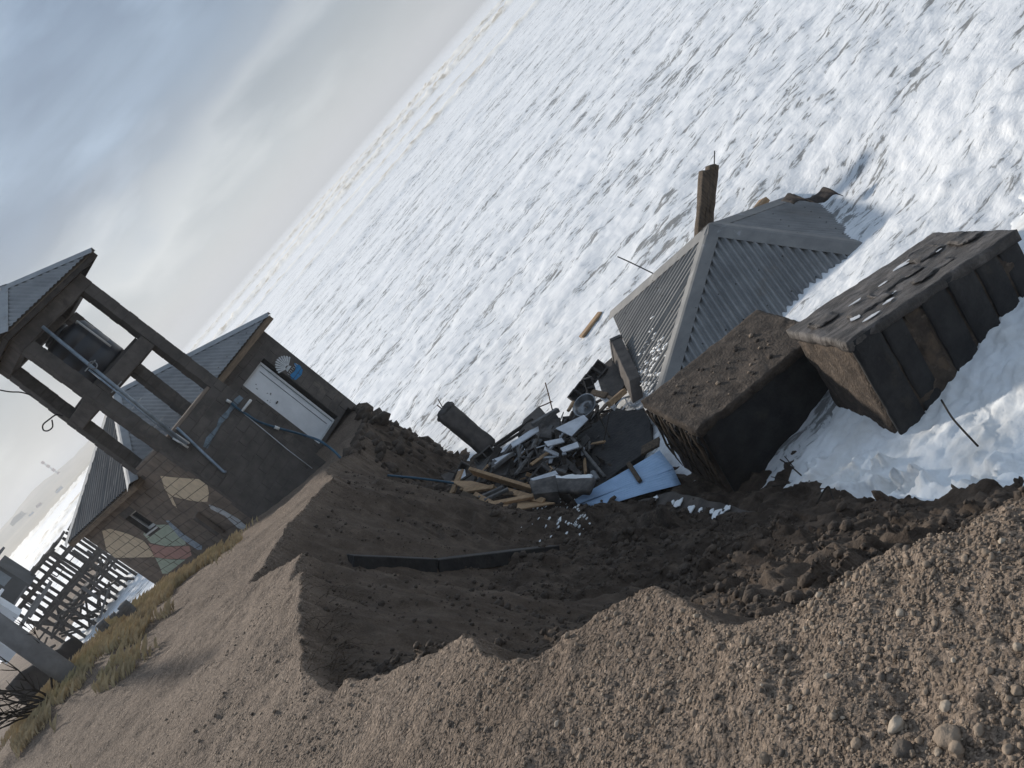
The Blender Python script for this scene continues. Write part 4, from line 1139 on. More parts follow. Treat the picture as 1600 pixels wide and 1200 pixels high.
for (f, g, sx, sy, h) in ((0.50, 0.50, 0.36, 0.30, 0.035), (0.77, 0.70, 0.22, 0.5, 0.04), (0.28, 0.35, 0.3, 0.25, 0.03), (0.92, 0.45, 0.16, 0.4, 0.05), (0.62, 0.25, 0.3, 0.2, 0.025), (0.12, 0.7, 0.18, 0.35, 0.04)):
    o = P2 + B2R[:, 0] * (2.38 * f - sx) + B2R[:, 1] * (1.62 * g - sy * 0.5) + B2R[:, 2] * 0.004
    rough_obj('crust', o, B2R[:, 0] * sx * 2, B2R[:, 1] * sy, B2R[:, 2] * h * 0.6, 'soil_top', b2, 0.04, 0.022, 5.0, 0.05, f * 9)
for (f, g, sx, sy) in ((0.17, 0.30, 0.10, 0.05), (0.30, 0.62, 0.12, 0.025), (0.33, 0.20, 0.09, 0.03), (0.47, 0.62, 0.09, 0.025), (0.20, 0.12, 0.14, 0.03), (0.66, 0.75, 0.16, 0.05), (0.80, 0.55, 0.06, 0.02), (0.40, 0.30, 0.06, 0.02)):
    o = P2 + B2R[:, 0] * 2.38 * f + B2R[:, 1] * 1.62 * g + B2R[:, 2] * 0.016
    pts = [o + B2R[:, 0] * sx * math.cos(t) * random.uniform(0.6, 1.1) + B2R[:, 1] * sy * math.sin(t) * random.uniform(0.6, 1.2) * 1.4 for t in np.linspace(0, 2 * math.pi, 10)[:-1]]
    MB().prism(pts, B2R[:, 2] * 0.006).build('flake', 'peel', b2)

# ------------------------------------------------------------------ foam bank in front of the blocks
def foam_bank():
    xs = np.arange(0.2, 9.0, 0.035); ys = np.arange(5.6, 13.5, 0.035)
    X, Y = np.meshgrid(xs, ys, indexing='ij'); x = X.ravel(); y = Y.ravel()
    # shape: thick beside the block, thinning out towards the shore line
    gz, _, _ = ground_z(x, y, True)
    base = np.maximum(gz, 0.0)
    inner = sstep(0.55, 1.25, (x - 0.2) * 0.55 + (y - 8.8) * 0.10 + 0.10 * fbm(x * 1.3, y * 1.3, 2.0, 3))
    off = sstep(11.2, 9.6, y + 0.25 * fbm(x * 1.5, y * 1.5, 3.0, 3)) * sstep(8.9, 7.5, x)
    shore = sstep(0.75, 0.32, gz + 0.12 * fbm(x * 2.0, y * 2.0, 4.0, 3))
    puff = 0.5 + 0.5 * fbm(x * 0.8, y * 0.8, 9.0, 3)
    th = (0.06 + 0.16 * np.clip(puff, 0, 1.4) - 0.05 * np.exp(-(((x - 2.9) / 0.8) ** 2 + ((y - 8.9) / 0.6) ** 2)) - 0.06 * np.exp(-(((x - 5.0) / 1.2) ** 2 + ((y - 8.9) / 0.7) ** 2))) * inner * shore * off
    th = th + inner * shore * off * (0.075 * np.abs(fbm(x * 2.4 + 0.3 * y, y * 3.0, 5.0, 4)) + 0.016 * fbm(x * 9, y * 9, 7.0, 3))
    z = np.maximum(base, 0.02) + th - 0.09 * (1 - sstep(0.01, 0.06, th)) - 0.01
    nx, ny = len(xs), len(ys); idx = np.arange(nx * ny).reshape(nx, ny)
    F = np.stack([idx[:-1, :-1], idx[1:, :-1], idx[1:, 1:], idx[:-1, 1:]], -1).reshape(-1, 4)
    keep = (th[F] > 0.004).any(1)
    o = obj('foam_bank', mesh_np('foam_bank', np.stack([x, y, z], 1), F[keep]), 'foam')
    tag(o, 'thick whipped white sea foam piled against the promenade blocks', 'sea foam', kind='stuff')
foam_bank()

# foam splashed on the low corner of the fallen roof
sp = []
for k in range(170):
    f = random.random() ** 0.6; g = random.random() ** 2.2
    c0, c1 = rc[0], rc[1]
    p = c1 + (c0 - c1) * (0.05 + 0.34 * (1 - f)) + (RA - c1) * (0.30 * g)
    sp.append(p)
SPLASH = np.array(sp)

# ------------------------------------------------------------------ wreckage of the fallen building
def A_(u, v, Y): return np.array(at(u, v, Y))
def plank(name, p, q, w, h, m, label, cat='plank', group=None, up=(0, 0, 1), bevel=0.006, parent=None):
    o = MB().beam(p, q, w, h, up).build(name, m, parent, bevel=bevel)
    if label: tag(o, label, cat, group)
    return o
def rough_beam(name, p, q, w, h, m, label, cat, group=None, up=(0, 0, 1), amp=0.02, edge=0.04, seg=0.05, freq=3.0, seed=0.0, parent=None):
    p = np.asarray(p, float); q = np.asarray(q, float); d = q - p; L = np.linalg.norm(d); d /= L
    x = np.cross(d, np.asarray(up, float)); x /= np.linalg.norm(x); y = np.cross(x, d)
    V, F = rough_box(p - x * w / 2 - y * h / 2, x * w, y * h, d * L, seg, amp, freq, edge, seed)
    o = obj(name, mesh_np(name, V, F, True), m, parent)
    if label: tag(o, label, cat, group)
    return o
def slab_poly(name, pts, thick, m, label, cat, group=None, bevel=0.008, parent=None):
    pts = [np.asarray(p, float) for p in pts]
    n = np.zeros(3)
    for i in range(len(pts)): n += np.cross(pts[i], pts[(i + 1) % len(pts)])
    n /= np.linalg.norm(n)
    if n @ (CAM - pts[0]) > 0: n = -n
    o = MB().prism(pts, n * thick).build(name, m, parent, bevel=bevel)
    if label: tag(o, label, cat, group)
    return o
def plane_pts(px, p0, n): return [np.array(on_plane(u, v, p0, n)) for u, v in px]

# leaning column stump
col_t = thing('broken_column', 'leaning broken block column with rebar stubs, standing against the white surf', 'column', A_(758, 698, 16.6))
pa, pb = A_(766, 703, 16.5), A_(694, 642, 16.9)
rough_beam('shaft', pa, pb, 0.40, 0.26, 'concrete_dark', None, None, None, (0.3, -0.8, 0.5), 0.018, 0.05, 0.05, 3.0, 1.0, col_t)
dcol = (pb - pa) / np.linalg.norm(pb - pa)
rough_beam('broken_head', pb - dcol * 0.10, pb + dcol * 0.05, 0.44, 0.27, 'rubble', None, None, None, (0.3, -0.8, 0.5), 0.05, 0.06, 0.05, 5.0, 4.0, col_t)
MB().tube([pb - dcol * 0.05 + UZ * 0.06, pb + dcol * 0.15 + UZ * 0.03], 0.012, 6).build('rebar', 'rust', col_t, True)
MB().tube([pb - dcol * 0.02, pb + dcol * 0.13 + np.array([0.1, 0, 0.12])], 0.010, 6).build('rebar', 'rust', col_t, True)

# hollow concrete blocks lying in the heap
def hollow_block(p, ex, ey, ez, label, L=0.40, W=0.19, H=0.20, cells=2, m='rubble', group='hollow concrete blocks in the heap'):
    p, ex, ey, ez = [np.asarray(q, float) for q in (p, ex, ey, ez)]
    ex /= np.linalg.norm(ex); ey = ey - ex * (ex @ ey); ey /= np.linalg.norm(ey); ez = np.cross(ex, ey)
    if ez @ (CAM - p) < 0: ez = -ez
    mb = MB(); t = 0.03; o = p - ex * L / 2 - ey * W / 2 - ez * H / 2
    mb.box(o, ex * L, ey * t, ez * H); mb.box(o + ey * (W - t), ex * L, ey * t, ez * H)
    for k in range(cells + 1):
        x = (L - t) * k / cells
        mb.box(o + ex * x + ey * (t + 0.001), ex * t, ey * (W - 2 * t - 0.002), ez * (H - 0.004))
    mb.box(o + ex * 0.002 + ey * 0.002 - ez * 0.03, ex * (L - 0.004), ey * (W - 0.004), ez * 0.028)
    o = mb.build('hollow_block', m, None, bevel=0.005)
    return tag(o, label, 'concrete block', group)
fc = lambda p: (CAM - np.asarray(p)) / np.linalg.norm(CAM - np.asarray(p))
for (u, v, Y, ax, lab) in [(757, 712, 15.9, (1, 0.1, -0.2), 'hollow block under the leaning column'), (866, 693, 15.4, (0.8, 0.3, 0.4), 'hollow block beside the long white board'), (842, 742, 14.3, (0.9, -0.2, 0.1), 'hollow block left of the foam topped lintel'),
                     (818, 731, 14.9, (0.7, 0.2, 0.5), 'hollow block behind the yellow timber beam'), (835, 718, 15.0, (0.4, 0.5, 0.6), 'hollow block propped near the grey cross timbers'), (883, 748, 14.3, (1, 0.1, 0.0), 'hollow block under the foam topped lintel'), (922, 605, 16.7, (0.5, 0.2, 0.8), 'hollow block leaning above the steel basin'), (720, 738, 16.2, (0.9, 0.1, 0.2), 'hollow block at the seaward foot of the heap')]:
    p = A_(u, v, Y)
    hollow_block(p, ax, np.cross(fc(p), ax), None if False else fc(p), lab)

# big fallen wall panel
wp0 = A_(893, 683, 15.5); wp1 = A_(1008, 637, 15.0); wp2 = A_(934, 760, 13.9)
wpn = np.cross(wp1 - wp0, wp2 - wp0)
pw = slab_poly('collapsed_masonry', plane_pts([(890, 682), (905, 672), (930, 660), (964, 637), (980, 641), (1006, 637), (1016, 660), (1019, 690), (1000, 712), (968, 734), (934, 762), (918, 730), (904, 708)], wp0, wpn), 0.18, 'tar', 'big dark fallen wall panel leaning beside the soil covered block', 'wall')
slab_poly('collapsed_masonry', plane_pts([(846, 705), (862, 696), (893, 722), (920, 752), (928, 770), (880, 752), (852, 735)], A_(870, 720, 14.9), wpn + np.array([0.3, 0, 0.4])), 0.16, 'rubble', 'cracked dark wall fragment under the grey roof tube', 'wall')

# upright masonry stub with open block cells
st = thing('masonry_stub', 'upright fallen block wall end showing a column of hollow cells beside the roof', 'wall', A_(985, 600, 16.0))
e0 = [A_(953, 530, 17.2), A_(969, 523, 17.2), A_(973, 553, 17.0), A_(958, 562, 17.0)]
dvec = A_(1003, 612, 15.4) - A_(971, 545, 17.1)
mb = MB().prism([e0[0] + dvec * 0.06, e0[1] + dvec * 0.06, e0[2] + dvec * 0.06, e0[3] + dvec * 0.06], dvec * 0.94)
mb.build('body', 'concrete_dark', st, bevel=0.01)
fr_ = MB()
for k in range(6):
    f = k / 5
    a = e0[0] + (e0[3] - e0[0]) * f; b = e0[1] + (e0[2] - e0[1]) * f
    fr_.beam(a + dvec * 0.03, b + dvec * 0.03, 0.03, 0.10, dvec)
fr_.beam(e0[0] + dvec * 0.03, e0[3] + dvec * 0.03, 0.032, 0.102, dvec); fr_.beam(e0[1] + dvec * 0.03, e0[2] + dvec * 0.03, 0.032, 0.102, dvec)
fr_.build('open_cells', 'rubble', st)
st2 = thing('broken_wall_row', 'row of broken hollow blocks lying above the steel basin', 'wall', A_(915, 600, 16.6))
for i in range(5):
    p = A_(899 + 9.5 * i, 620 - 11.5 * i, 16.9)
    o = hollow_block(p, (0.98, 0.12, 0.03), np.cross(fc(p), (0.98, 0.12, 0.03)), fc(p), None, 0.205, 0.26, 0.18, 1)
    for k in list(o.keys()): del o[k]
    o.parent = st2; o.matrix_parent_inverse = Matrix(st2.matrix_basis).inverted(); o.name = 'block'
slab_poly('masonry_fragment', [A_(930, 580, 17.1), A_(956, 558, 17.1), A_(978, 600, 16.2), A_(960, 622, 16.0), A_(940, 612, 16.3)], 0.15, 'concrete_dark', 'dark wall fragment between the cell stub and the basin', 'wall')
slab_poly('masonry_fragment', [A_(818, 655, 16.5), A_(842, 634, 16.8), A_(854, 648, 16.4), A_(836, 676, 15.9), A_(808, 680, 16.2)], 0.14, 'concrete_dark', 'dark wall fragment with a rebar hook above the white boards', 'wall')
slab_poly('masonry_fragment', [A_(842, 655, 16.2), A_(868, 645, 16.2), A_(880, 662, 15.8), A_(858, 684, 15.5), A_(842, 682, 15.7)], 0.14, 'rubble', 'grey wall fragment left of the white quad board', 'wall')
slab_poly('masonry_fragment', [A_(688, 742, 16.9), A_(716, 732, 16.5), A_(742, 745, 15.7), A_(736, 762, 15.4), A_(700, 758, 16.1)], 0.2, 'concrete_dark', 'dark wall lump at the left end of the timber', 'wall')
slab_poly('masonry_fragment', [A_(740, 722, 16.0), A_(775, 708, 15.8), A_(800, 716, 15.3), A_(790, 742, 14.9), A_(752, 744, 15.3)], 0.15, 'rubble', 'grey rubble wall piece in front of the leaning column', 'wall')

# steel basin
bc = A_(913, 633, 15.4); bn = fc(bc) * 0.75 + UZ * 0.6; bn /= np.linalg.norm(bn)
bx = np.cross(bn, (0, 0, 1)); bx /= np.linalg.norm(bx); by = np.cross(bn, bx)
V = []; F = []; prof = [(0.245, 0.0), (0.235, 0.012), (0.215, 0.0), (0.19, -0.06), (0.12, -0.11), (0.02, -0.12)]
for r, z in prof:
    for k in range(24): t = 2 * math.pi * k / 24; V.append(bc + bx * r * math.cos(t) + by * r * 0.85 * math.sin(t) + bn * z)
for i in range(len(prof) - 1):
    for k in range(24): F.append((i * 24 + k, i * 24 + (k + 1) % 24, (i + 1) * 24 + (k + 1) % 24, (i + 1) * 24 + k))
o = obj('basin', mesh_np('basin', V, F), 'steel'); o.modifiers.new('t', 'SOLIDIFY').thickness = 0.008
tag(o, 'round steel basin lying open on the rubble heap', 'basin')

# boards
slab_poly('white_board', [A_(868, 669, 15.2), A_(912, 648, 15.3), A_(919, 655, 15.1), A_(893, 681, 14.8)], 0.02, 'board_white', 'white four-sided board below the steel basin', 'board', bevel=0.002)
slab_poly('white_board', [A_(786, 700, 15.9), A_(828, 672, 16.0), A_(841, 666, 16.0), A_(842, 673, 15.8), A_(806, 696, 15.6), A_(790, 706, 15.6)], 0.02, 'board_white', 'long ragged white board across the middle of the heap', 'board', bevel=0.002)
slab_poly('white_board', [A_(769, 718, 15.5), A_(800, 706, 15.4), A_(806, 709, 15.3), A_(780, 722, 15.1), A_(774, 726, 15.1)], 0.02, 'board_white', 'small torn white board right of the leaning column foot', 'board', bevel=0.002)
slab_poly('white_board', [A_(850, 690, 15.1), A_(878, 684, 15.0), A_(882, 690, 14.9), A_(856, 697, 14.8)], 0.02, 'board_white', 'short pale board over the cracked wall fragment', 'board', bevel=0.002)
slab_poly('white_board', [A_(828, 748, 14.1), A_(868, 735, 14.1), A_(872, 740, 13.9), A_(838, 752, 13.8)], 0.05, 'board_white', 'foam whitened slab beside the yellow beam end', 'board', bevel=0.004)
slab_poly('white_board', [A_(934, 618, 15.6), A_(940, 615, 15.6), A_(964, 636, 15.2), A_(960, 640, 15.1)], 0.03, 'board_white', 'white strip right of the steel basin', 'board', bevel=0.002)
slab_poly('white_board', [A_(875, 700, 14.7), A_(902, 690, 14.7), A_(905, 698, 14.5), A_(880, 706, 14.4)], 0.02, 'board_white', 'pale chip on the dark panel edge', 'board', bevel=0.002)
slab_poly('white_board', [A_(716, 734, 15.9), A_(726, 733, 15.8), A_(728, 745, 15.5), A_(720, 750, 15.5)], 0.02, 'board_white', 'star shaped white scrap at the left end of the timber', 'board', bevel=0.002)
plank('grey_timber', A_(770, 732, 15.0), A_(802, 708, 15.2), 0.10, 0.06, 'wood_grey', 'grey timber left of the cross timbers in the heap', 'timber')
plank('grey_timber', A_(806, 741, 14.5), A_(838, 697, 15.2), 0.06, 0.05, 'wood_grey', 'slanting grey timber in the middle of the heap', 'timber')
plank('grey_timber', A_(810, 700, 15.2), A_(814, 728, 14.8), 0.06, 0.05, 'wood_grey', 'short upright grey timber crossing the slanting one', 'timber')
plank('grey_timber', A_(772, 697, 16.2), A_(832, 655, 16.4), 0.08, 0.06, 'wood_dark', 'long black timber along the seaward edge of the heap', 'timber')
plank('grey_timber', A_(768, 704, 16.0), A_(820, 672, 16.2), 0.05, 0.05, 'wood_dark', 'second black timber just inside the seaward edge', 'timber')
plank('grey_timber', A_(832, 664, 15.9), A_(872, 640, 16.0), 0.14, 0.08, 'wood_grey', 'broad grey timber pointing at the steel basin', 'timber')
plank('grey_timber', A_(842, 676, 15.5), A_(830, 705, 15.1), 0.07, 0.05, 'wood_grey', 'grey timber hanging below the broad grey timber', 'timber')
plank('timber_offcut', A_(951, 632, 15.0), A_(976, 611, 15.3), 0.10, 0.10, 'wood', 'pale timber offcut beside the cell stub', 'timber')
plank('timber_offcut', A_(925, 613, 15.8), A_(948, 618, 15.4), 0.12, 0.05, 'driftwood', 'splintered brown wood above the basin', 'timber')
plank('timber_offcut', A_(888, 642, 15.8), A_(896, 628, 16.0), 0.07, 0.05, 'wood', 'short pale batten left of the basin', 'timber')
plank('timber_offcut', A_(1003, 705, 13.6), A_(1030, 690, 13.4), 0.22, 0.05, 'driftwood', 'brown board between fallen panel and soil covered block', 'timber')
# wires, rebar, tube
def wire(name, pts, r, m, label, cat='wire'):
    o = MB().tube(spline(pts), r, 6).build(name, m, None, True); return tag(o, label, cat)
wire('rebar_rod', [A_(852, 598, 16.9), A_(857, 616, 16.7), A_(863, 640, 16.3)], 0.013, 'rust', 'thin rusty rod standing upright above the heap', 'rebar')
wire('rebar_rod', [A_(842, 636, 16.6), A_(852, 632, 16.6), A_(863, 627, 16.6)], 0.013, 'rust', 'short rusty rod crossing the upright rod', 'rebar')
wire('rebar_rod', [A_(965, 401, 19.0), A_(985, 410, 18.7), A_(1022, 428, 18.2)], 0.014, 'screw', 'thin dark rod poking from the left edge of the collapsed roof', 'rebar')
wire('grey_tube', [A_(893, 683, 14.9), A_(918, 712, 14.3), A_(945, 745, 13.6)], 0.03, 'wood_grey', 'grey tube lying down the face of the fallen panel', 'tube')
wire('grey_tube', [A_(926, 738, 13.8), A_(930, 744, 13.7), A_(934, 750, 13.6)], 0.05, 'board_grey', 'stubby grey tube end at the foot of the fallen panel', 'tube')
wire('grey_tube', [A_(862, 735, 14.2), A_(892, 744, 14.0), A_(924, 752, 13.6)], 0.03, 'wood_dark', 'dark tube above the foam topped lintel', 'tube')
for i, (pts, lab) in enumerate([([(958, 638), (975, 622), (984, 634), (1006, 626)], 'bent white wire above the fallen panel'), ([(890, 696), (904, 702), (895, 714), (906, 726)], 'hooked pale wire on the dark panel edge'), ([(972, 640), (984, 629), (996, 640), (1010, 628)], 'second bent white wire beside the soil covered block'), ([(838, 700), (858, 694), (880, 690)], 'pale wire across the cracked wall fragment')]):
    wire('bent_wire', [A_(u, v, 15.0) for u, v in pts], 0.011, 'board_white', lab)
wire('blue_hose', [A_(606, 743, 15.4), A_(650, 747, 15.1), A_(690, 752, 15.0), A_(722, 757, 14.9)], 0.022, 'hose', 'blue hose running along the foot of the sand bank', 'hose')

# yellow timber pile
plank('timber_beam', A_(737, 736, 14.75), A_(836, 766, 13.45), 0.06, 0.19, 'wood', 'long new yellow timber beam on edge at the front of the heap', 'timber')
slab_poly('plywood_sheet', [A_(704, 751, 15.05), A_(736, 751, 14.95), A_(778, 761, 14.25), A_(728, 764, 14.45)], 0.03, 'wood', 'pale plywood sheet at the left end of the yellow timber', 'board')
slab_poly('plywood_sheet', [A_(772, 791, 13.35), A_(828, 781, 13.35), A_(868, 785, 12.95), A_(800, 797, 12.95)], 0.03, 'wood', 'pale plywood sheet at the bottom of the yellow timber', 'board')
plank('timber_plank', A_(742, 773, 14.15), A_(788, 798, 13.15), 0.10, 0.06, 'wood', 'short stout yellow plank sloping to the sand', 'plank')
plank('timber_plank', A_(724, 767, 14.45), A_(772, 761, 14.15), 0.10, 0.05, 'wood', 'yellow plank lying flat under the long beam', 'plank')
plank('timber_plank', A_(762, 789, 13.45), A_(834, 775, 13.25), 0.10, 0.05, 'wood', 'yellow plank across the lower plywood sheet', 'plank')
plank('timber_plank', A_(790, 766, 13.85), A_(850, 783, 13.05), 0.10, 0.04, 'wood', 'dark edged plank under the end of the long beam', 'plank')
plank('timber_plank', A_(786, 772, 13.75), A_(822, 770, 13.55), 0.08, 0.04, 'driftwood', 'brown splintered plank behind the lower plywood', 'plank')
plank('timber_plank', A_(748, 778, 13.95), A_(786, 761, 13.95), 0.07, 0.05, 'wood_grey', 'upper of two grey planks on the yellow timber', 'plank')
plank('timber_plank', A_(757, 782, 13.75), A_(794, 764, 13.75), 0.07, 0.05, 'wood_grey', 'lower of two grey planks on the yellow timber', 'plank')
plank('timber_plank', A_(722, 772, 14.35), A_(744, 782, 13.85), 0.12, 0.05, 'driftwood', 'brown plank half buried left of the stout plank', 'plank')
# foam topped lintel on stubs
lt = thing('fallen_lintel', 'concrete lintel with foam on top bridging over blocks near the blue sheet', 'lintel', A_(895, 770, 13.15))
rough_beam('beam', A_(862, 760, 13.35), A_(926, 760, 12.75), 0.28, 0.10, 'rubble', None, None, amp=0.01, edge=0.02, parent=lt)
for f in (0.1, 0.45, 0.85):
    p = A_(862 + 64 * f, 764, 13.75 - 0.6 * f)
    rough_beam('stub', p - UZ * 0.04, p - UZ * 0.34, 0.14, 0.12, 'concrete_dark', None, None, None, (0, 1, 0), 0.012, 0.02, parent=lt)
V, F = rough_box(A_(862, 757, 13.40), A_(926, 757, 12.80) - A_(862, 757, 13.40), np.array([0.1, 0.2, 0]), UZ * 0.04, 0.05, 0.02, 5.0, 0.02)
obj('foam_cap', mesh_np('foam_cap', V, F), 'foam', lt)
slab_poly('foam_whitened_block', [A_(826, 752, 13.55), A_(868, 742, 13.45), A_(872, 768, 13.05), A_(834, 772, 13.15)], 0.25, 'rubble', 'squat concrete lump right of the yellow beam end', 'concrete block')

# blue corrugated sheet
sh = thing('blue_roof_sheet', 'pale blue corrugated metal sheet lying under the soil covered block', 'metal sheet', A_(985, 765, 12.6))
s0, s1, s2 = A_(900, 785, 13.1), A_(1030, 701, 13.4), A_(1066, 760, 11.9)
sn = np.cross(s1 - s0, s2 - s0); sn /= np.linalg.norm(sn)
if sn[2] < 0: sn = -sn
def sheet_strip(pq, name, off):
    # pq: four pixel corners (left end two, right end two); corrugations run lengthways
    P = [np.array(on_plane(u, v, s0 + sn * off, sn)) for u, v in pq]
    n = 64; m = 10; V = []; F = []
    for i in range(n + 1):
        f = i / n
        a = P[0] + (P[1] - P[0]) * f; b = P[3] + (P[2] - P[3]) * f
        for j in range(m + 1):
            g = j / m
            V.append(a + (b - a) * g + sn * (0.012 * math.sin(f * 2 * math.pi * 8) + 0.02 * math.sin(g * 3.0 + off * 60)))
    for i in range(n):
        for j in range(m):
            k = i * (m + 1) + j; F.append((k, k + m + 1, k + m + 2, k + 1))
    o = obj(name, mesh_np(name, V, F), 'blue_sheet', sh); o.modifiers.new('t', 'SOLIDIFY').thickness = 0.004
sheet_strip([(899, 783), (903, 789), (1052, 730), (1030, 702)], 'sheet', 0.03)
sheet_strip([(903, 786), (936, 793), (1064, 757), (1050, 727)], 'sheet', 0.0)
p = plane_pts([(982, 724), (1000, 752)], s0 + sn * 0.07, sn)
plank('batten', p[0], p[1], 0.07, 0.05, 'driftwood', 'short brown batten lying on the blue sheet', 'timber')

# broken paving slabs by the water
def quad_slab(name, px, zt, th, m, label, seg=0.06, amp=0.012, edge=0.03, seed=0.0, cat='paving slab', zl=None):
    P = [np.array(at_z(u, v, zt if zl is None else zl[i])) for i, (u, v) in enumerate(px)]
    a = P[1] - P[0]; b = P[3] - P[0]
    V, F = rough_box(P[0] - UZ * th, a, b, UZ * th, seg, 0.0, 1.0, 0.0, seed)
    # warp to the real quad
    ua = a / (a @ a); R = []
    M2 = np.linalg.inv(np.array([[a @ a, a @ b], [a @ b, b @ b]]))
    out = []
    for v in V:
        q = v - (P[0] - UZ * th); c = M2 @ np.array([q @ a, q @ b]); s, t = c
        base = P[0] * (1 - s) * (1 - t) + P[1] * s * (1 - t) + P[2] * s * t + P[3] * (1 - s) * t
        h = (q[2] - (a[2] * s + b[2] * t)) / th
        out.append(base - UZ * th * (1 - h))
    V = np.array(out); W = V * 3.0 + seed
    V = V + np.stack([fbm(W[:, 0], W[:, 1], W[:, 2], 4), fbm(W[:, 0] + 9, W[:, 1], W[:, 2], 4), 0.6 * fbm(W[:, 0], W[:, 1] + 9, W[:, 2], 4)], 1) * amp * 1.6
    o = obj(name, mesh_np(name, V, F), m); return tag(o, label, cat)
quad_slab('paving_slab', [(929, 800), (1076, 816), (1180, 800), (1050, 768)], 0.50, 0.34, 'concrete_dark', 'large wet dark paving slab with foam flecks at the water edge', seed=3.0)
quad_slab('sand_crust_slab', [(952, 846), (1076, 826), (1054, 799), (975, 822)], 0.8, 0.30, 'soil', 'tilted sand crust slab in front of the wet paving slab', seed=8.0, zl=(0.78, 0.80, 1.02, 0.86), amp=0.02)
quad_slab('sand_crust_slab', [(868, 878), (912, 874), (960, 838), (905, 856)], 1.1, 0.22, 'soil', 'pale sand crust sheet lying left of the tilted crust slab', seed=14.0, zl=(1.22, 1.20, 0.95, 1.05), amp=0.02)
quad_slab('sand_crust_slab', [(962, 888), (1028, 884), (1008, 852), (975, 862)], 1.3, 0.30, 'soil', 'wedge of sand crust below the tilted crust slab', seed=21.0, zl=(1.15, 1.1, 1.2, 1.2), amp=0.03)
quad_slab('sand_crust_slab', [(705, 962), (770, 950), (768, 938), (715, 950)], 2.5, 0.16, 'soil', 'small broken crust in the churned soil under the bank', seed=31.0, zl=(2.6, 2.55, 2.62, 2.66), amp=0.02)

# buried foundation beams; near-black colour stands in for the dark gap in the bank
def embed(px0, px1, hpx, name, label, back=0.12):
    a = hit(*px0); b = hit(*px1)
    d = (b - a) / np.linalg.norm(b - a)
    f = fc((a + b) / 2)
    h = hpx * np.linalg.norm(a - CAM) / FPX
    o = MB().beam(a - f * 0.02, b - f * 0.02, 0.26, h * 1.45, (0.05, -0.1, 1.0)).build(name, 'tar', None, bevel=0.008)
    tag(o, label, 'foundation')
embed((545, 881), (676, 886), 19, 'foundation_beam', 'black foundation beam exposed in the sand bank, left piece')
embed((678, 885), (866, 862), 15, 'foundation_beam', 'black foundation beam exposed in the sand bank, right piece')

# ------------------------------------------------------------------ wooden post and wreckage behind the collapsed roof
ps = thing('wooden_post', 'broken brown timber post sticking up behind the collapsed roof', 'post', A_(1102, 400, 18.0))
q0, q1 = A_(1096, 400, 18.0), A_(1108, 256, 18.0)
for k, (dx, w, top) in enumerate(((-0.085, 0.17, 0.93), (0.03, 0.12, 0.985), (0.115, 0.11, 1.0))):
    e = np.array([dx, 0.02 * k, 0.0])
    dirx = A_(1120, 300, 18.0) - A_(1100, 300, 18.0); dirx /= np.linalg.norm(dirx)
    rough_beam('stave', q0 + dirx * dx, q0 + (q1 - q0) * top + dirx * dx, w, 0.24, 'driftwood', None, None, None, (0, 1, 0), 0.012, 0.03, 0.06, 3.0, k * 5.0, ps)
MB().tube([q1 + (q1 - q0) * -0.03 + dirx * 0.12, q1 + (q1 - q0) * 0.14 + dirx * 0.10], 0.014, 6).build('spike', 'screw', ps, True)
V = []; F = []
c4 = A_(1262, 303, 17.4)
ex_ = A_(1305, 300, 15.2) - A_(1230, 313, 15.9); nn_ = 16
for i in range(nn_ + 1):
    f = i / nn_
    for j in range(5):
        g = j / 4
        V.append(A_(1230, 313, 15.9) + ex_ * f + np.array([0.05 * math.sin(f * 9), 0.35 * (g - 0.3), -0.13 + 0.06 * g + 0.11 * abs(math.sin(f * 4.2 + 0.6)) * (0.4 + g) + 0.03 * math.sin(f * 17 + g * 4)]))
for i in range(nn_):
    for j in range(4):
        k = i * 5 + j; F.append((k, k + 5, k + 6, k + 1))
o = obj('crumpled_sheet', mesh_np('crumpled_sheet', V, F), 'rusty_sheet'); o.modifiers.new('t', 'SOLIDIFY').thickness = 0.015
tag(o, 'crumpled dark metal sheet on the far corner of the collapsed roof', 'metal sheet')
plank('driftwood_plank', at_z(908, 527, 0.1), at_z(938, 488, 0.1), 0.20, 0.06, 'wood', 'orange brown plank floating in the surf left of the roof', 'plank')
plank('driftwood_plank', at_z(1184, 322, 0.16), at_z(1196, 316, 0.2), 0.22, 0.12, 'wood', 'small orange wood piece in the surf behind the roof ridge', 'plank')

# ------------------------------------------------------------------ twigs on the foam
def twig(label, strokes, r=0.012, lift=0.05):
    t = thing('twig', label, 'twig', strokes[0][0])
    for k, s in enumerate(strokes):
        MB().tube(spline(s, 4), r if k == 0 else r * 0.7, 5).build('stem' if k == 0 else 'branch', 'twig', t, True)
twig('bare dark stick lying on the white foam at the right', [[at_z(1471, 625, 0.30), at_z(1486, 650, 0.30), at_z(1500, 667, 0.30), at_z(1528, 697, 0.30)]], 0.012)
twig('forked twig on the foam below the soil covered block', [[at_z(1219, 718, 0.30), at_z(1236, 729, 0.30), at_z(1252, 743, 0.30)], [at_z(1226, 713, 0.30), at_z(1240, 730, 0.30)]], 0.010)
twig('tangle of thin twigs at the foam edge under the block', [[at_z(1175, 778, 0.30), at_z(1200, 762, 0.30), at_z(1228, 757, 0.30)], [at_z(1190, 765, 0.30), at_z(1210, 758, 0.30), at_z(1222, 760, 0.30)], [at_z(1205, 745, 0.30), at_z(1215, 747, 0.30), at_z(1230, 752, 0.30)], [at_z(1185, 772, 0.30), at_z(1187, 755, 0.30)], [at_z(1165, 768, 0.30), at_z(1180, 772, 0.30)], [at_z(1222, 765, 0.30), at_z(1232, 774, 0.30)]], 0.009)
twig('arched twig standing on the sand mound at the foam edge', [[A_(1276, 787, 8.6), A_(1284, 772, 8.7), A_(1294, 760, 8.75), A_(1299, 771, 8.65), A_(1305, 787, 8.5)]], 0.011)

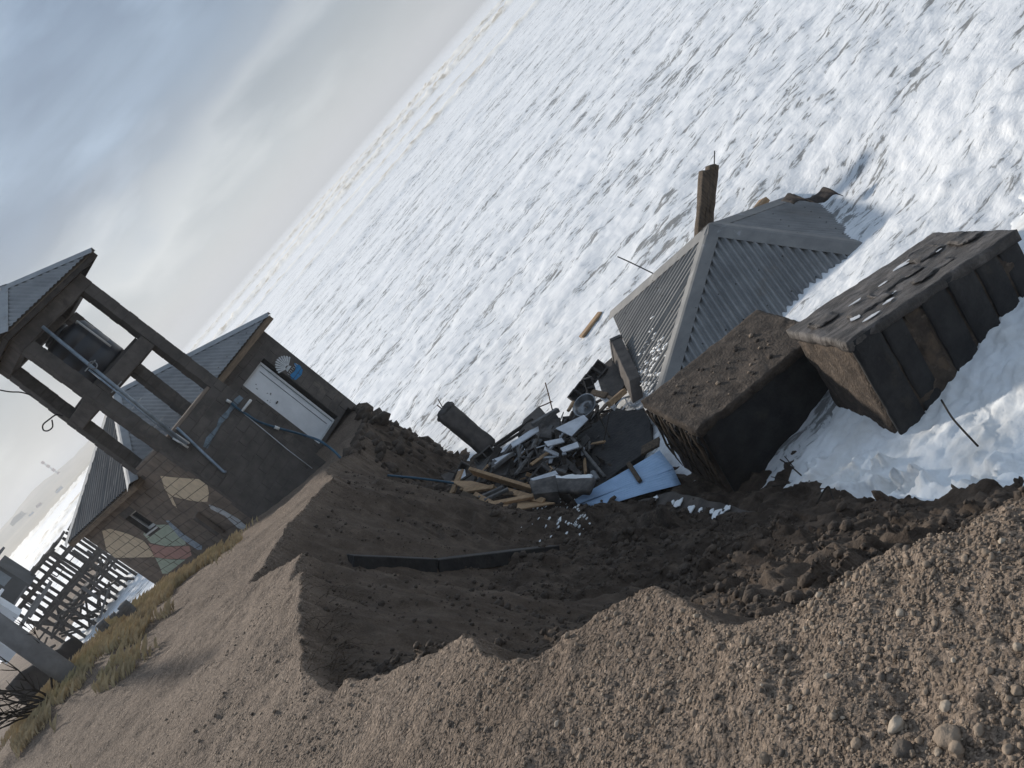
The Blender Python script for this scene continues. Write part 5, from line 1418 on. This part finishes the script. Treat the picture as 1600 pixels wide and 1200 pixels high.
# ------------------------------------------------------------------ left edge: pole, stubs, retaining wall, bare bush
pl0 = hit(112, 1058); pl1 = at(-110, 902, pl0[1] + 0.45)
pk_ = 14.5 * np.linalg.norm(pl0 - CAM) / FPX / 0.160
pole = thing('utility_pole', 'thick grey concrete pole rising out of the grass at the left edge', 'pole', pl0)
MB().tube([pl0 - (pl1 - pl0) * 0.3, pl0 + (pl1 - pl0) * 0.5, pl1 + (pl1 - pl0) * 0.25], [0.160 * pk_, 0.155 * pk_, 0.148 * pk_], 24).build('shaft', 'pole', pole, True)

for (tp, bs, w, lab) in [((189, 943), (213, 962), 0.14, 'tallest grass edge stub, nearest the house'), ((184, 955), (194, 969), 0.09, 'second grass edge stub from the house'), ((174, 959), (183, 970), 0.09, 'third grass edge stub from the house, short and thin'), ((155, 972), (170, 988), 0.12, 'last grass edge stub, farthest from the house')]:
    Y = float(hit(bs[0] + 2, bs[1] + 2)[1]) - 0.05
    rough_beam('fence_stub', A_(bs[0] + 6, bs[1] + 5, Y), A_(*tp, Y), w, w * 0.9, 'wood_grey', lab, 'post', 'fence stubs on the grassy edge', (0, 1, 0), 0.008, 0.015, 0.05, 5.0, tp[0] * 0.3)

a = A_(116, 1012, 18.5); b = A_(24, 1078, 15.5)
bw = rough_beam('retaining_wall', a - UZ * 0.5, b - UZ * 0.5, 0.30, 1.35, 'berm', 'low dark retaining wall behind the concrete pole', 'wall', amp=0.04, edge=0.06, seg=0.12, freq=1.2)

def bush(base, n, label):
    t = thing('bare_bush', label, 'bush', base)
    stem = MB(); fine = MB(); r = random.Random(5)
    for k in range(n):
        p = np.array(base, float) + np.array([r.uniform(-.15, .15), r.uniform(-.1, .1), -0.05])
        d = np.array([r.uniform(-1.0, 0.7), r.uniform(-0.6, 0.6), r.uniform(0.35, 1.1)]); d /= np.linalg.norm(d)
        pts = [p]
        for i in range(6):
            d = d + np.array([r.uniform(-.3, .3), r.uniform(-.3, .3), r.uniform(-.2, .22)]); d /= np.linalg.norm(d)
            pts.append(pts[-1] + d * r.uniform(0.12, 0.22))
        stem.tube(pts, [0.016, 0.014, 0.012, 0.010, 0.008, 0.006, 0.003], 5)
        for i in range(2, 7):
            for m_ in range(3):
                dd = d + np.array([r.uniform(-1, 1), r.uniform(-1, 1), r.uniform(-.5, .8)]); dd /= np.linalg.norm(dd)
                q = pts[i]; fine.tube([q, q + dd * 0.10, q + dd * 0.2 + np.array([0, 0, r.uniform(-.04, .05)])], [0.006, 0.005, 0.002], 4)
    stem.build('stem', 'twig', t, True); fine.build('twigs', 'twig', t, True)['kind'] = 'stuff'
bush(A_(78, 1098, 11.0), 13, 'bare dark bush spreading at the left edge below the pole')

# small wooden trestle by the tower
tr = thing('wooden_trestle', 'small pale wooden trestle half hidden in grass by the tower foot', 'trestle', A_(352, 868, 14.6))
for (p, q, w) in (((343, 858), (352, 879), 0.06), ((352, 858), (358, 874), 0.05), ((345, 866), (366, 862), 0.09), ((352, 862), (360, 856), 0.05)):
    plank('leg' if w < 0.09 else 'top_bar', A_(*p, 14.55), A_(*q, 14.5), w, w, 'wood', None, parent=tr)

# ------------------------------------------------------------------ dry grass along the ridge
def grass():
    line = [(20, 1165), (70, 1110), (120, 1050), (165, 1005), (210, 965), (255, 925), (300, 890), (345, 868)]
    P = [hit(*q) for q in line]
    pts = np.array(P)
    seg = np.linalg.norm(np.diff(pts[:, :2], axis=0), axis=1); cum = np.concatenate([[0], np.cumsum(seg)])
    N = 24000
    s = rng.uniform(0, cum[-1], N)
    i = np.clip(np.searchsorted(cum, s) - 1, 0, len(seg) - 1)
    f = (s - cum[i]) / seg[i]
    c = pts[i] + (pts[i + 1] - pts[i]) * f[:, None]
    wid = np.interp(s / cum[-1], [0, 0.4, 0.75, 1.0], [1.6, 1.7, 1.0, 0.35])
    off = rng.normal(size=N) * 0.75 + 0.2
    dirp = (pts[i + 1] - pts[i]); nrm = np.stack([dirp[:, 1], -dirp[:, 0]], 1); nrm /= np.linalg.norm(nrm, axis=1)[:, None]
    x = c[:, 0] + nrm[:, 0] * off * wid; y = c[:, 1] + nrm[:, 1] * off * wid
    dens = fbm(x * 1.1, y * 1.1, 3.0, 3)
    keep = (dens > -0.35 + 0.5 * (np.abs(off) > 0.5)) & (crest_sd(x, y) < 0.1) & (x < -4.75 + 0.2 * rng.normal(size=N))
    x, y = x[keep], y[keep]
    z, _, _ = ground_z(x, y)
    n = len(x)
    h = rng.uniform(0.03, 0.13, n) * (1 + 0.3 * fbm(x * 0.9, y * 0.9, 7.0, 2))
    az = rng.normal(size=n) * 0.7 + 0.3
    lean = rng.uniform(0.5, 1.9, n)
    dx, dy = np.cos(az) * lean * h, np.sin(az) * lean * h * 0.5
    wv = rng.uniform(0, math.pi, n); ww = rng.uniform(0.002, 0.0045, n)
    wx, wy = np.cos(wv) * ww, np.sin(wv) * ww
    V = np.stack([np.stack([x - wx, y - wy, z - 0.02], 1), np.stack([x + wx, y + wy, z - 0.02], 1), np.stack([x + dx * 0.4 + wx * 0.7, y + dy * 0.4 + wy * 0.7, z + h * 0.6], 1), np.stack([x + dx, y + dy, z + h * 0.85], 1)], 1).reshape(-1, 3)
    F = np.arange(n * 4).reshape(-1, 4)
    o = obj('dry_grass', mesh_np('dry_grass', V, F, False), 'grass')
    tag(o, 'dry yellow brown grass along the ridge by the house', 'grass', kind='stuff')
grass()

# ------------------------------------------------------------------ gravel and stones in the foreground
def ico_base():
    bm = bmesh.new(); bmesh.ops.create_icosphere(bm, subdivisions=1, radius=1.0)
    V = np.array([v.co for v in bm.verts]); F = np.array([[v.index for v in f.verts] for f in bm.faces]); bm.free()
    return V, F
IV, IF = ico_base()
BXV = np.array([(a, b, c) for a in (-1, 1) for b in (-1, 1) for c in (-1, 1)], float) * 0.75
BXF = np.array([(0, 1, 3), (0, 3, 2), (4, 6, 7), (4, 7, 5), (0, 4, 5), (0, 5, 1), (2, 3, 7), (2, 7, 6), (0, 2, 6), (0, 6, 4), (1, 5, 7), (1, 7, 3)])
def scatter(name, label, cat, x, y, z, r, m, flat=(0.5, 0.9), sink=0.25, jag=0.2, shard=False):
    IV_, IF_ = (BXV, BXF) if shard else (IV, IF)
    n = len(x); nv = len(IV_)
    V = np.repeat(IV_[None], n, 0)
    V = V * (1 + jag * rng.normal(size=(n, nv, 1)).clip(-1.5, 1.5))
    sc_ = np.stack([rng.uniform(0.8, 1.3, n), rng.uniform(0.7, 1.1, n), rng.uniform(*flat, n)], 1)
    V = V * sc_[:, None] * r[:, None, None]
    if shard:   # tumble the pieces
        w = rng.normal(size=(n, 2)) * 0.6
        V = np.stack([V[..., 0] * np.cos(w[:, :1]) + V[..., 2] * np.sin(w[:, :1]), V[..., 1], -V[..., 0] * np.sin(w[:, :1]) + V[..., 2] * np.cos(w[:, :1])], -1)
        V = np.stack([V[..., 0], V[..., 1] * np.cos(w[:, 1:]) - V[..., 2] * np.sin(w[:, 1:]), V[..., 1] * np.sin(w[:, 1:]) + V[..., 2] * np.cos(w[:, 1:])], -1)
    t = rng.uniform(0, 2 * math.pi, n); c, s = np.cos(t)[:, None], np.sin(t)[:, None]
    X = V[..., 0] * c - V[..., 1] * s + x[:, None]; Y = V[..., 0] * s + V[..., 1] * c + y[:, None]
    Z = V[..., 2] + (z + r * (0.5 - sink))[:, None] * 1.0
    W = np.stack([X, Y, Z], -1).reshape(-1, 3)
    F = (IF_[None] + (np.arange(n) * nv)[:, None, None]).reshape(-1, 3)
    o = obj(name, mesh_np(name, W, F, not shard), m)
    return tag(o, label, cat, kind='stuff')
def polar_scatter(n, r0, r1, t0, t1):
    r = np.exp(rng.uniform(math.log(r0), math.log(r1), n)); t = np.radians(rng.uniform(t0, t1, n))
    return r * np.sin(t), r * np.cos(t), r
x, y, rr = polar_scatter(78000, 1.0, 8.0, -48, 28)
d = crest_sd(x, y); den = fbm(x * 1.6, y * 1.6, 2.0, 3) + 0.7 * sstep(-1.6, 0.4, x) - 0.5
k = (d < -0.0) & (rng.uniform(-0.7, 0.6, len(x)) < den)
x, y, rr = x[k], y[k], rr[k]
z, _, _ = ground_z(x, y)
rad = 0.0026 * np.exp(rng.exponential(0.36, len(x))).clip(1, 4.0) * (0.55 + 0.22 * rr).clip(0.6, 1.5)
sel = rng.uniform(size=len(x))
scatter('gravel', 'loose brown gravel strewn over the foreground sand', 'gravel', x[sel < 0.86], y[sel < 0.86], z[sel < 0.86], rad[sel < 0.86], 'stone')
scatter('gravel', 'pale grit and shell bits among the foreground gravel', 'gravel', x[sel > 0.955], y[sel > 0.955], z[sel > 0.955], rad[sel > 0.955] * 0.85, 'stone_pale')
q = (sel >= 0.86) & (sel <= 0.955)
scatter('gravel', 'dark grit among the foreground gravel', 'gravel', x[q], y[q], z[q], rad[q], 'stone_dark')

# clods of wet soil in the hollow
x = rng.uniform(-2.6, 2.6, 9000); y = rng.uniform(4.6, 13.2, 9000)
d = crest_sd(x, y); z, _, _ = ground_z(x, y)
den = fbm(x * 0.9, y * 0.9, 11.0, 3)
k = (d > 0.45) & (z > 0.4) & (z < 3.4) & (den > -0.1) & ((z > 0.85) | (x < 0.6)) & ~((y > 9.8) & (x < -1.6))
x, y, z = x[k], y[k], z[k]
scatter('soil_clods', 'dark crumbled soil clods churned over the floor of the hollow', 'soil', x, y, z, 0.014 * np.exp(rng.exponential(0.5, len(x))).clip(1, 5), 'soil', (0.4, 0.8), 0.3, 0.13)
x = -1.55 + rng.normal(size=600) * 0.28; y = 5.0 + rng.normal(size=600) * 0.35
d = crest_sd(x, y); k = d > 0.08; x, y = x[k], y[k]; z, _, _ = ground_z(x, y)
scatter('soil_clods', 'heap of crumbled root-bound soil in the corner of the broken edge', 'soil', x, y, z, 0.011 * np.exp(rng.exponential(0.45, len(x))).clip(1, 3.5), 'soil', (0.5, 0.9), 0.2, 0.13)
# fine crumbs over the whole bank and roots hanging from the broken edge
x = rng.uniform(-3.3, 1.5, 16000); y = rng.uniform(4.4, 17.0, 16000)
d = crest_sd(x, y); z, _, _ = ground_z(x, y); den = ridged(x * 1.3 + 3, y * 1.3, 7.0, 3) + 0.5 * fbm(x * 0.5, y * 0.5, 1.0, 2)
k = (d > 0.03) & (z > 0.6) & (den > 0.75)
scatter('soil_crumbs', 'fine dark soil crumbs strewn over the slumped bank', 'soil', x[k], y[k], z[k], 0.008 * np.exp(rng.exponential(0.5, k.sum())).clip(1, 4), 'soil', (0.5, 0.9), 0.2, 0.15)
rt = MB(); rr2 = random.Random(9)
for i in range(190):
    if rr2.random() < 0.72:
        f = rr2.random(); pts_ = [(-2.28, 7.1), (-2.22, 6.21), (-2.2, 5.68), (-2.09, 5.04), (-1.93, 4.6)]
        g = f * (len(pts_) - 1); q = int(g); a_ = np.array(pts_[q]); b_ = np.array(pts_[min(q + 1, 4)]); c_ = a_ + (b_ - a_) * (g - q) + np.array([rr2.uniform(0.0, 0.10), rr2.uniform(-0.05, 0.05)])
    else:
        c_ = np.array([-1.6 + rr2.gauss(0, 0.25), 5.0 + rr2.gauss(0, 0.3)])
    z0 = float(ground_z(np.array([c_[0]]), np.array([c_[1]]))[0][0])
    p0 = np.array([c_[0], c_[1], z0 + 0.01]); L = rr2.uniform(0.04, 0.13)
    d_ = np.array([rr2.uniform(0.0, 0.9), rr2.uniform(-0.6, 0.6), rr2.uniform(-1.0, 0.25)]); d_ /= np.linalg.norm(d_)
    p1 = p0 + d_ * L * 0.5 + np.array([0.02, 0, 0.012]); p2 = p1 + (d_ + np.array([rr2.uniform(-.5, .5), rr2.uniform(-.5, .5), -0.7])) * L * 0.5
    rt.tube([p0, p1, p2], [0.003, 0.0022, 0.001], 4, False)
tag(rt.build('roots', 'driftwood', None, True), 'fringe of brown rootlets hanging from the broken sand edge', 'roots', kind='stuff')
x = rng.uniform(-2.95, -2.15, 420); y = rng.uniform(15.6, 20.6, 420)
d = crest_sd(x, y); k = (d > -0.12) & (d < 0.5); x, y = x[k], y[k]; z, _, _ = ground_z(x, y)
scatter('soil_clods', 'jagged dark soil lumps on the undermined edge right of the door', 'soil', x, y, z, 0.045 * np.exp(rng.exponential(0.5, len(x))).clip(1, 4), 'soil', (0.6, 1.0), 0.25, 0.22)
scatter('foam_scraps', 'white foam splashed over the low corner of the fallen roof', 'sea foam', SPLASH[:, 0], SPLASH[:, 1], SPLASH[:, 2] + 0.01, rng.uniform(0.02, 0.055, len(SPLASH)), 'foam', (0.12, 0.3), 0.3)
# rubble crumbs between the wreckage
x = rng.uniform(-2.3, 1.0, 1500); y = rng.uniform(13.2, 17.3, 1500)
k = (np.abs((x + 0.85) / 0.85) ** 2 + ((y - 15.5 - 0.25 * x) / 1.15) ** 2) < 1
x, y = x[k], y[k]; z, _, _ = ground_z(x, y)
hp_ = 0.55 * np.exp(-(((x + 0.2) / 1.2) ** 2 + ((y - 15.6) / 1.1) ** 2))
scatter('rubble', 'dark broken masonry crumbs filling the wreckage heap', 'rubble', x, y, np.maximum(z, 0) + 0.06, 0.032 * np.exp(rng.exponential(0.5, len(x))).clip(1, 4), 'rubble', (0.2, 0.8), 0.1, 0.15, True)

def stone(px, rpx, m, label, group=None, seed=0, flat=0.7):
    p = hit(*px)
    p[2] = float(ground_z(np.array([p[0]]), np.array([p[1]]))[0][0])
    r = rpx * np.linalg.norm(p - CAM) / FPX
    me = stone_mesh(seed, 3, 0.22, flat)
    o = obj('stone', me, m)
    o.matrix_basis = Matrix.Translation(p + UZ * r * 0.25) @ Matrix.Rotation(seed * 1.7, 4, 'Z') @ Matrix.Scale(r, 4)
    return tag(o, label, 'stone', group)
stone((1240, 940), 14, 'stone', 'large sandy stone perched on the broken edge', None, 1, 0.9)
stone((1407, 1143), 14, 'stone_pale', 'pale angular stone left of the rounded boulder pair', None, 2)
stone((1420, 1178), 15, 'stone_dark', 'dark grey stone near the bottom edge', None, 3)
stone((1494, 1166), 22, 'stone', 'large rounded brown stone near the bottom right corner', None, 4)
stone((1505, 1180), 13, 'stone', 'smaller rounded stone in front of the large one at bottom right', None, 5)
stone((1488, 1112), 9, 'stone_pale', 'flat white stone right of centre near the bottom', None, 6, 0.45)
stone((1307, 1069), 7, 'stone_pale', 'round pale stone alone on the gravel slope', None, 7)
small = [(1394, 1051, 5), (1231, 1026, 6), (1485, 976, 4), (1436, 1186, 6), (1560, 1061, 7), (1592, 1082, 9), (1196, 1186, 10), (1282, 1112, 6), (1320, 1134, 7), (1455, 935, 5), (1408, 958, 6), (1418, 930, 5), (1515, 880, 6), (1330, 918, 7), (1300, 925, 6), (1282, 932, 7), (1345, 905, 7), (1390, 985, 5), (1470, 1178, 7), (1540, 1150, 8), (1580, 1175, 9), (1575, 1130, 7), (1480, 1095, 6), (1350, 1170, 8), (1240, 1110, 6), (1100, 1140, 5), (1145, 1070, 5), (1065, 1030, 4), (1000, 1090, 5), (930, 1060, 5), (870, 1130, 5), (820, 1090, 4), (760, 1140, 5), (700, 1100, 4), (985, 1155, 6), (1170, 1012, 5), (1120, 985, 4), (1260, 985, 5), (1380, 915, 5), (1540, 960, 6), (1580, 900, 5), (1570, 850, 5), (1480, 850, 5), (1555, 1010, 6), (1500, 1040, 5), (1440, 1075, 5), (1600, 1020, 7), (640, 1080, 4), (675, 1100, 4)]
NUM = 'first second third fourth fifth sixth seventh eighth ninth tenth eleventh twelfth thirteenth fourteenth fifteenth sixteenth seventeenth eighteenth nineteenth twentieth'.split()
band = lambda s_: 'the strip along the broken edge' if s_[1] < 960 else ('the middle of the gravel' if s_[1] < 1090 else 'the strip along the bottom edge')
small.sort(key=lambda s_: (band(s_), s_[0]))
cnt = {}
for i, (u, v, r) in enumerate(small):
    b_ = band((u, v)); cnt[b_] = cnt.get(b_, 0) + 1
    m_ = 'stone_pale' if i % 5 == 2 else 'stone'
    stone((u, v), r, m_, '%s small %s stone from the left in %s' % (NUM[cnt[b_] - 1], 'pale' if m_ == 'stone_pale' else 'brown', b_), 'small stones in the foreground gravel', 20 + i % 12, 0.6 + 0.03 * (i % 9))

# splintered laths, sheet scraps and plaster plates tangled over the heap
def splinters(n, label, m, seed, cx, cy, rx, ry, lmin, lmax, name='splinters'):
    r = np.random.default_rng(seed); mb = MB()
    for i in range(n):
        a_ = r.uniform(0, 2 * math.pi); q = math.sqrt(r.uniform(0, 1))
        px_, py_ = cx + rx * q * math.cos(a_), cy + ry * q * math.sin(a_)
        g = max(float(ground_z(np.array([px_]), np.array([py_]))[0][0]), 0.0)
        L = r.uniform(lmin, lmax); d = np.array([r.normal(), r.normal() * 0.8, r.normal() * 0.35]); d /= np.linalg.norm(d)
        p = np.array([px_, py_, g + r.uniform(0.05, 0.38)])
        mb.beam(p - d * L / 2, p + d * L / 2, r.uniform(0.03, 0.16), r.uniform(0.012, 0.035), np.array([r.normal() * 0.5, r.normal() * 0.5, 1.0]))
    tag(mb.build(name, m), label, 'debris', kind='stuff')
splinters(70, 'dark splintered laths tangled over the wreckage heap', 'wood_dark', 1, -0.6, 15.5, 1.3, 1.3, 0.25, 1.1)
splinters(46, 'grey broken boards tangled over the wreckage heap', 'wood_grey', 2, -0.55, 15.5, 1.25, 1.2, 0.2, 0.9)
splinters(34, 'white plaster and board scraps tangled over the wreckage heap', 'board_white', 3, -0.5, 15.6, 1.2, 1.1, 0.12, 0.5)
splinters(22, 'brown wood splinters tangled over the wreckage heap', 'wood', 4, -0.7, 15.2, 1.3, 1.2, 0.2, 0.6)
splinters(16, 'long dark battens along the seaward side of the heap', 'wood_dark', 5, 0.5, 16.3, 0.8, 0.6, 0.4, 1.2)

# foam scraps on the wet slab and the mud
fs = MB()
for (u, v, zz, r) in [(1060, 787, 0.53, 9), (1052, 786, 0.53, 5), (1078, 799, 0.53, 10), (1095, 805, 0.53, 6), (1120, 806, 0.53, 9), (1135, 796, 0.53, 7), (1113, 800, 0.53, 5), (1128, 801, 0.53, 6), (1025, 779, 0.53, 6), (1095, 797, 0.53, 4)]:
    c = at_z(u, v, zz); rr_ = r * 10.5 / FPX
    pts = [c + np.array([rr_ * 1.5 * math.cos(t) * random.uniform(0.5, 1.2), rr_ * 1.2 * math.sin(t) * random.uniform(0.5, 1.3), 0]) for t in np.linspace(0, 2 * math.pi, 12)[:-1]]
    fs.prism(pts, UZ * 0.018)
tag(fs.build('foam_scraps', 'foam', None, bevel=0.004), 'white foam flecks scattered on the wet paving slab', 'sea foam', kind='stuff')
cx = []; 
for (u, v, n, su, sv) in [(860, 795, 30, 26, 6), (895, 790, 18, 12, 6), (885, 830, 30, 24, 7), (905, 822, 12, 10, 5), (918, 800, 10, 8, 5)]:
    base = hit(u, v)
    for i in range(n):
        cx.append(base + np.array([rng.normal() * su * 0.009, rng.normal() * sv * 0.022, 0]))
cx = np.array(cx); zz, _, _ = ground_z(cx[:, 0], cx[:, 1])
scatter('foam_scraps', 'broken white foam caught on the mud below the yellow timber', 'sea foam', cx[:, 0], cx[:, 1], zz, rng.uniform(0.012, 0.045, len(cx)), 'foam', (0.08, 0.2), 0.35)

# ------------------------------------------------------------------ far left: ruined timber pier house, houses beyond, mast, headland buildings
def pier():
    b = np.array(at(88, 985, 58.0)); b[2] = 1.2
    t = thing('ruined_pier_house', 'dark skeleton of a ruined timber pier house standing in the far surf', 'pier', b)
    ex = np.array([0.97, 0.24, 0]); ey = np.array([-0.24, 0.97, 0])
    r = random.Random(3)
    W, D, nx, ny = 5.6, 4.0, 7, 3
    o0 = np.array(at(42, 968, 56.0)); o0[2] = 0.0
    top = float(at(64, 882, 57.0)[2]) 
    lv = [1.6, 2.6, top - 0.75, top]
    for j in range(ny):
        for i in range(nx):
            p = o0 + ex * W * i / (nx - 1) + ey * D * j / (ny - 1)
            h = top - (0.9 if (i > 4 and j == 0) else 0) - (r.random() * 1.2 if r.random() < 0.2 else 0)
            q = p + np.array([r.uniform(-.12, .12), 0, h])
            MB().beam(p - UZ * 1.0, q, 0.17, 0.17, ey).build('post', 'pier', t)
    for j in range(ny):
        for z in lv:
            p = o0 + ey * D * j / (ny - 1) + UZ * (z + r.uniform(-.05, .05))
            MB().beam(p - ex * 0.2, p + ex * (W * (1.0 if z < top - 0.5 else 0.72) + 0.2), 0.12, 0.17).build('rail', 'pier', t)
    for i in range(nx):
        for z in (1.6, top):
            p = o0 + ex * W * i / (nx - 1) + UZ * (z + 0.1)
            MB().beam(p, p + ey * D, 0.12, 0.15).build('joist', 'pier', t)
    for k in range(34):
        p = o0 + ex * r.uniform(-0.6, W * 0.9) + ey * r.uniform(-0.8, D * 0.6) + UZ * r.uniform(-0.2, 2.0)
        d = np.array([r.uniform(-1, 1), r.uniform(-.5, .5), r.uniform(-.8, 1.0)]); d /= np.linalg.norm(d)
        MB().beam(p, p + d * r.uniform(1.0, 2.4), r.uniform(0.09, 0.22), 0.12).build('fallen_beam', 'pier' if k % 4 else 'wood_grey', t)
    MB().box(o0 + UZ * 1.75 + ex * 0.3 + ey * 0.4, ex * 3.2, ey * 3.0, UZ * 0.12).build('deck', 'pier', t)
    for k in range(4):
        p = o0 + ex * (0.5 + 1.1 * k) + ey * 1.2 + UZ * (top - 1.25)
        fr = MB()
        fr.beam(p, p + ex * 0.7, 0.06, 0.06); fr.beam(p + UZ * 0.55, p + ex * 0.7 + UZ * 0.55, 0.06, 0.06); fr.beam(p, p + UZ * 0.55, 0.06, 0.06, ey); fr.beam(p + ex * 0.7, p + ex * 0.7 + UZ * 0.55, 0.06, 0.06, ey)
        fr.build('window_frame', 'pier', t)
    # stair
    s0_, s1_ = np.array(at(28, 985, 50)), np.array(at(62, 930, 54))
    MB().beam(s0_, s1_, 0.14, 0.2).build('stair_string', 'wood_grey', t); MB().beam(s0_ + ex * 0.9, s1_ + ex * 0.9, 0.14, 0.2).build('stair_string', 'wood_grey', t)
    MB().beam(s0_ + UZ * 0.9, s1_ + UZ * 0.9, 0.07, 0.1).build('handrail', 'wood_grey', t)
pier()

def far_house(name, label, u, v, Y, w, d, h, wall, roofm, wins, slope=0.5, rz=0.25):
    c = np.array(at(u, v, Y)); ex = np.array([math.cos(rz), math.sin(rz), 0]); ey = np.array([-ex[1], ex[0], 0])
    o0 = c - ex * w / 2 - UZ * h / 2
    t = thing(name, label, 'house', o0 + ex * w / 2)
    MB().box(o0 - UZ * 0.4, ex * w, ey * d, UZ * (h + 0.4)).build('wall', wall, t)
    MB().prism([o0 + UZ * h - ex * 0.3 - ey * 0.3, o0 + UZ * (h + slope) + ex * (w + 0.3) - ey * 0.3, o0 + UZ * (h + slope + 0.15) + ex * (w + 0.3) - ey * 0.3, o0 + UZ * (h + 0.15) - ex * 0.3 - ey * 0.3], ey * (d + 0.6)).build('roof', roofm, t)
    for (x0, x1, z0, z1) in wins:
        wd = MB().box(o0 + ex * w * x0 + UZ * h * z0 - ey * 0.04, ex * w * (x1 - x0), ey * 0.06, UZ * h * (z1 - z0)).build('window', 'dark_wall', t)
        MB().box(o0 + ex * (w * x0 + 0.06) + UZ * (h * z0 + 0.06) - ey * 0.07, ex * (w * (x1 - x0) - 0.12), ey * 0.02, UZ * (h * (z1 - z0) - 0.12)).build('pane', 'far_glass', wd)
    return t
far_house('dark_house', 'dark clad house with big windows left of the ruined pier', -6, 922, 54, 2.4, 3.0, 1.8, 'dark_wall', 'dark_wall', [(0.25, 0.58, 0.35, 0.85), (0.64, 0.95, 0.35, 0.85)], 0.25)
far_house('white_hut', 'small white hut with a dark window below the dark house', -6, 962, 46, 1.1, 1.2, 0.9, 'white_wall', 'white_wall', [(0.55, 0.72, 0.45, 0.75)], 0.02)
far_house('white_shed', 'low white shed at the left edge above the bare bush', -6, 1014, 34, 0.5, 0.8, 0.5, 'white_wall', 'white_wall', [], 0.02)

def hill_hit(u, v):
    k = ray(u, v)
    dg = bpy.context.evaluated_depsgraph_get()
    ok, loc, *_ = bpy.data.objects['hills'].ray_cast(Vector(CAM), Vector(k).normalized())
    return np.array(loc) if ok else np.array(at_z(u, v, 4.0) if k[2] < -0.004 else at(u, v, 900))
p = hill_hit(92, 740); 
mast = thing('radio_mast', 'thin banded radio mast on the hazy headland', 'mast', p)
sc_ = np.linalg.norm(p - CAM) / FPX
mt_ = np.array(at(68, 721, p[1]))
L = mt_[2] - p[2] + 2
for k in range(7):
    z0 = -2 + (L + 2) * k / 7; z1 = -2 + (L + 2) * (k + 1) / 7
    MB().beam(p + UZ * z0, p + UZ * z1, 1.3 * sc_ * (2.4 if k % 2 == 0 else 1.4), None, (0, 1, 0)).build('red_band' if k % 2 == 0 else 'white_band', 'mast_red' if k % 2 == 0 else 'mast_white', mast)
for (u, v, w, h, m, lab) in [(92, 768, 8, 3, 'white_wall', 'tiny white house on the hazy headland'), (28, 814, 20, 5, 'hill', 'long grey building on the hazy headland, lower left'), (60, 792, 5, 2.5, 'red_paint', 'tiny reddish house on the hazy headland'), (48, 806, 4, 2, 'white_wall', 'tiny pale house between the grey building and the reddish one')]:
    p = hill_hit(u, v); s_ = np.linalg.norm(p - CAM) / FPX
    t = thing('distant_house', lab, 'house', p)
    MB().box(p - AX * w * s_ / 2 - UZ * 3, AX * w * s_, np.array([0, 9.0, 0]), UZ * (h * s_ + 3)).build('wall', m, t)
    MB().prism([p - AX * w * s_ * 0.55 + UZ * h * s_, p + AX * w * s_ * 0.55 + UZ * h * s_, p + UZ * h * s_ * 1.5], np.array([0, 9.0, 0])).build('roof', 'hill', t)

# ------------------------------------------------------------------ sea haze
hz = MB().box((-9500, -200, -4.0), (19000, 0, 0), (0, 9800, 0), (0, 0, 60.0)).mesh('haze')
m = bpy.data.materials.new('haze'); m.use_nodes = True; t = m.node_tree; t.nodes.clear()
out = nd(t, 'ShaderNodeOutputMaterial'); pv = nd(t, 'ShaderNodeVolumePrincipled')
pv.inputs['Color'].default_value = (0.93, 0.955, 0.985, 1); pv.inputs['Density'].default_value = 0.0007; pv.inputs['Anisotropy'].default_value = 0.2
t.links.new(pv.outputs[0], out.inputs['Volume'])
o = obj('haze', hz, m); o['kind'] = 'stuff'; tag(o, 'pale sea haze hanging over the far shore', 'haze')
